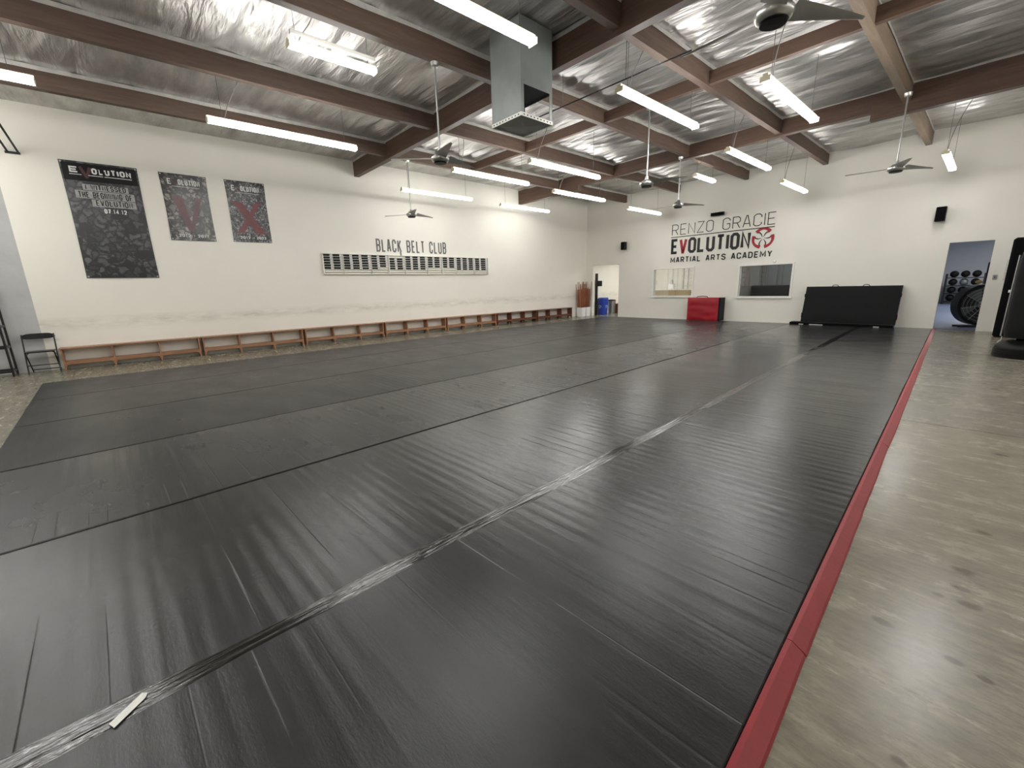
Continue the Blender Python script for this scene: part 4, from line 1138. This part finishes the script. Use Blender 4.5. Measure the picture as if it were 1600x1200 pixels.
# white room seen through the bright window
tc_ = empty('low_counter', (-10.6, 20.4, 0)); tag(tc_, 'long tan counter front behind the bright window', 'counter')
MB().box(-1.9, 2.2, 0, 0.5, 0, 1.08).build('front', M_TAN, tc_)
for x in (-1.3, -0.6, 0.1, 0.8, 1.5): MB().box(x-0.008, x+0.008, -0.006, -0.001, 0.02, 1.06).build('joint', M_DARK, tc_)
MB().box(-1.92, 2.22, -0.02, 0.52, 1.081, 1.11).build('counter_top', M_TRIM, tc_)
pd = empty('dispenser', (-10.85, 20.6, 1.111)); tag(pd, 'pale bottle dispenser standing on the tan counter', 'dispenser')
MB().rbox(-0.16, 0.16, -0.1, 0.1, 0, 0.25, 0.02).build('base', M_WHITEPL, pd); MB().lathe([(0.07, 0.251), (0.08, 0.4), (0.03, 0.46)], n=14).build('bottle', M_GREYWALL, pd, True)
st = empty('wire_rack', (-9.95, 20.75, 1.111)); tag(st, 'tall grey metal rack at the right of the bright window', 'rack')
for x in (-0.35, -0.12, 0.12, 0.35): MB().box(x-0.02, x+0.02, -0.02, 0.02, 0, 1.0).build('post', M_GREYP, st)
for z in (0.15, 0.5, 0.85): MB().box(-0.35, 0.35, -0.1, 0.1, z, z+0.02).build('shelf', M_STEEL, st)
# dark room seen through the second window
for i, x in enumerate((-7.05, -6.45, -5.85, -5.25)):
    r = empty('locker', (x, YR-0.25, 0)); tag(r, 'tall grey locker behind the dark window, ' + ['nearest the ladder rack', 'second from the ladder rack', 'third from the ladder rack', 'farthest from the ladder rack'][i], 'locker', 'grey lockers in the dark room')
    MB().box(-0.28, 0.28, -0.25, 0.24, 0, 2.3).build('body', M_GREYP, r); MB().box(-0.26, 0.26, -0.268, -0.2505, 0.05, 2.25).build('door', M_GREYP, r)
    MB().box(0.18, 0.2, -0.285, -0.2685, 1.0, 1.2).build('handle', M_STEEL, r)
lr = empty('ladder_rack', (-7.38, YR-0.65, 0)); tag(lr, 'brown ladder-like rack behind the left of the dark window', 'rack')
for x in (-0.15, 0.02, 0.19): MB().box(x-0.02, x+0.02, -0.02, 0.02, 0, 2.3).build('upright', M_BENCHD, lr)
for k in range(9): MB().box(-0.15, 0.19, -0.015, 0.015, 0.25+k*0.22, 0.28+k*0.22).build('rung', M_BENCHD, lr)
so = empty('padded_couch', (-6.4, 19.4, 0)); tag(so, 'long black padded couch behind the dark window', 'couch')
MB().rbox(-1.1, 1.6, -0.4, 0.35, 0.0, 0.75, 0.06).build('seat', M_BLACKV, so); MB().rbox(-1.1, 1.6, 0.36, 0.6, 0.0, 1.22, 0.06).build('backrest', M_BLACKV, so)

# gym seen through the right doorway
dr = empty('drum_fan', (-0.12, 17.6, 0), 0.45); tag(dr, 'large round black drum fan standing just inside the gym doorway', 'drum fan')
def ringy(r0, r1, y0, y1, z, n=40):
    v = []; f = []
    for k in range(n):
        t_ = 2*math.pi*k/n; c, s_ = math.cos(t_), math.sin(t_)
        v += [(r1*c, y0, z+r1*s_), (r1*c, y1, z+r1*s_), (r0*c, y1, z+r0*s_), (r0*c, y0, z+r0*s_)]
    for k in range(n):
        a = 4*k; b_ = 4*((k+1) % n)
        for j in range(4): f.append((a+j, a+(j+1) % 4, b_+(j+1) % 4, b_+j))
    return MB().add(v, f)
ringy(0.49, 0.56, -0.16, 0.2, 0.62).build('drum', M_BLACKPL, dr, True)
g = MB()
for rr in (0.12, 0.2, 0.28, 0.36, 0.44):
    pts = [(rr*math.cos(2*math.pi*k/30), -0.15, 0.62+rr*math.sin(2*math.pi*k/30)) for k in range(30)]; g.tube(pts, 0.004, 5, True)
for k in range(8):
    a = math.pi*k/4+0.2; g.tube([(0.05*math.cos(a), -0.15, 0.62+0.05*math.sin(a)), (0.49*math.cos(a), -0.15, 0.62+0.49*math.sin(a))], 0.006, 5)
g.build('grille', M_STEEL, dr, True)
for k in range(4):
    a = math.pi*k/2+0.5
    MB().add([(0.08*math.cos(a-0.2), -0.03, 0.62+0.08*math.sin(a-0.2)), (0.46*math.cos(a-0.35), -0.06, 0.62+0.46*math.sin(a-0.35)), (0.46*math.cos(a+0.35), 0.06, 0.62+0.46*math.sin(a+0.35)), (0.08*math.cos(a+0.3), 0.03, 0.62+0.08*math.sin(a+0.3))], [(0, 1, 2, 3)]).build('fan_blade', M_GREYP, dr)
bp_ = MB().lathe([(0.488, 0.16), (0.488, 0.17)], n=36); bp_.v = [(x, z, y+0.62) for x, y, z in bp_.v]; bp_.build('added_rear_disc', simple('dark_rear_disc', (58, 58, 60), 0.6), dr, True)  # solid grey disc added at the back to darken the drum's interior
hb = MB().lathe([(0.09, -0.1), (0.09, 0.1)], n=20); hb.v = [(x, z, y+0.62) for x, y, z in hb.v]; hb.build('motor_hub', M_GREYP, dr, True)
MB().box(-0.45, 0.45, -0.14, -0.08, 0, 0.05).build('foot', M_BLACK, dr); MB().box(-0.45, 0.45, 0.1, 0.16, 0, 0.05).build('foot', M_BLACK, dr)
yg = MB().lathe([(0.03, 0), (0.08, 0.03), (0.09, 0.08), (0.05, 0.13), (0.01, 0.14)], n=14, sx=1.1); yg.v = [(x*0.75, y*0.75, z*0.75) for x, y, z in yg.v]; o = yg.build('yellow_glove', M_YELLOW, smooth=True); o.location = (-0.25, 17.55, 1.19); tag(o, 'small yellow glove lying on top of the black drum fan', 'glove')
RKX, RKY = -0.95, 31.4
MB_ = empty('ball_rack', (RKX, RKY, 0)); tag(MB_, 'black steel rack of exercise balls against the blue-grey wall', 'rack')
for x in (-0.66, 0.66):
    for y in (-0.22, 0.22): MB().box(x-0.03, x+0.03, y-0.03, y+0.03, 0, 1.50).build('post', M_BLACK, MB_)
tz = (0.14, 0.53, 0.92, 1.31)
for z in tz:
    b = MB(); b.box(-0.63, 0.63, -0.22, -0.17, z-0.04, z); b.box(-0.63, 0.63, 0.17, 0.22, z-0.04, z); b.box(-0.63, 0.63, -0.17, 0.17, z-0.038, z-0.03); b.build('tier', M_BLACK, MB_)
def sph(r): return [(max(0.004, r*math.sin(math.pi*k/12)), r-r*math.cos(math.pi*k/12)) for k in range(13)]
pb = None; mats = [M_BLACKV, M_GREYP]
ballsrc = []
for mt in mats: ballsrc.append(MB().lathe(sph(0.165), n=20).build('exercise_ball', mt, None, True))
ub = [False, False]; tn = ['lowest', 'second', 'third', 'top']
for ti, z in enumerate(tz):
    for k in range(3):
        q = 1 if (k*2+ti) % 5 == 4 else 0
        o = ballsrc[q] if not ub[q] else ballsrc[q].copy()
        if ub[q]: COL.objects.link(o)
        ub[q] = True; o.location = (RKX-0.40+k*0.39, RKY, z+0.002)
        tag(o, ('grey' if q else 'black')+' exercise ball on the %s tier of the gym rack, %s' % (tn[ti], ['left end', 'middle', 'right end'][k]), 'ball', 'balls on the gym rack')
bx = empty('blue_pad', (0.05, 19.6, 0)); tag(bx, 'tall navy pad at the edge of the gym doorway', 'pad')
MB().rbox(-0.22, 0.3, -0.1, 0.1, 0, 1.8, 0.03).build('pad', simple('navy_vinyl', (28, 36, 74), 0.5), bx)

# ------------------------------------------------------------------ punching bag and padding on the right
fb = empty('standing_punching_bag', (0.56, 11.55, 0)); tag(fb, 'black freestanding punching bag on a round base at the concrete aisle', 'punching bag')
MB().lathe([(0.36, 0.0), (0.385, 0.02), (0.39, 0.05), (0.384, 0.055), (0.388, 0.085), (0.382, 0.09), (0.385, 0.12), (0.379, 0.125), (0.38, 0.155), (0.372, 0.16), (0.365, 0.20), (0.33, 0.25), (0.24, 0.285), (0.14, 0.30), (0.12, 0.33)], n=40).build('base', M_BLACKPL, fb, True)
v = []; f = []; n = 32; mz = 24
b = MB()
for j in range(mz+1):
    z = 0.345+1.45*j/mz; q = j/mz; r0 = 0.30*(1-0.05*abs(2*q-1)**6)
    for k in range(n):
        t_ = 2*math.pi*k/n; r_ = r0+0.008*noise.noise(Vector((math.cos(t_)*2, math.sin(t_)*2, z*5)))
        v.append((r_*math.cos(t_), r_*math.sin(t_), z))
for j in range(mz):
    for k in range(n): f.append((j*n+k, j*n+(k+1) % n, (j+1)*n+(k+1) % n, (j+1)*n+k))
f += [tuple(range(n)), tuple(mz*n+k for k in range(n))]
b.add(v, f).build('bag', M_BLACKV, fb, True)
MB().tube([(-0.318, -0.05, 0.36), (-0.316, -0.05, 1.1), (-0.312, -0.05, 1.75)], 0.012, 8).build('zip_piping', M_STEEL, fb, True)
MB().tube([(-0.345, -0.1, 0.245), (-0.30, -0.06, 0.30), (-0.30, -0.05, 0.36)], 0.01, 6).build('base_strap', M_STEEL, fb, True)
tp = empty('standing_pad', (0.80, 15.1, 0)); tag(tp, 'tall black folded wall pad standing upright behind the punching bag', 'pad')
MB().rbox(-0.62, 0.7, -0.15, 0.15, 0, 2.22, 0.04).build('pad', M_BLACKV2, tp)
MB().box(-0.53, -0.47, -0.156, -0.1505, 1.02, 1.08).build('white_tag', M_WHITEPL, tp)

# unseen ceiling panels added to brighten the rooms beyond the far wall
def panel(x, y, sx_, sy_, st, lab, z=ZR):
    r = empty('added_panel_light', (x, y, z)); tag(r, lab, 'ceiling light')
    MB().box(-sx_/2-0.03, sx_/2+0.03, -sy_/2-0.03, sy_/2+0.03, -0.04, -0.002).build('frame', M_TRIM, r)
    MB().box(-sx_/2, sx_/2, -sy_/2, sy_/2, -0.046, -0.0405).build('diffuser', emit('panel_glow', (1.0, 0.98, 0.95), st), r)
panel(-10.6, 18.6, 1.2, 1.2, 24, 'unseen square ceiling light added to light the white side room')
panel(-5.8, 18.0, 0.9, 0.9, 32, 'unseen square ceiling light added to brighten the dark side room')
panel(0.6, 22.0, 1.2, 2.4, 26, 'unseen ceiling light added to brighten the gym beyond the doorway', ZR+0.6)
panel(0.6, 28.0, 1.2, 2.4, 26, 'unseen ceiling light added deep in the gym above the ball rack', ZR+0.6)
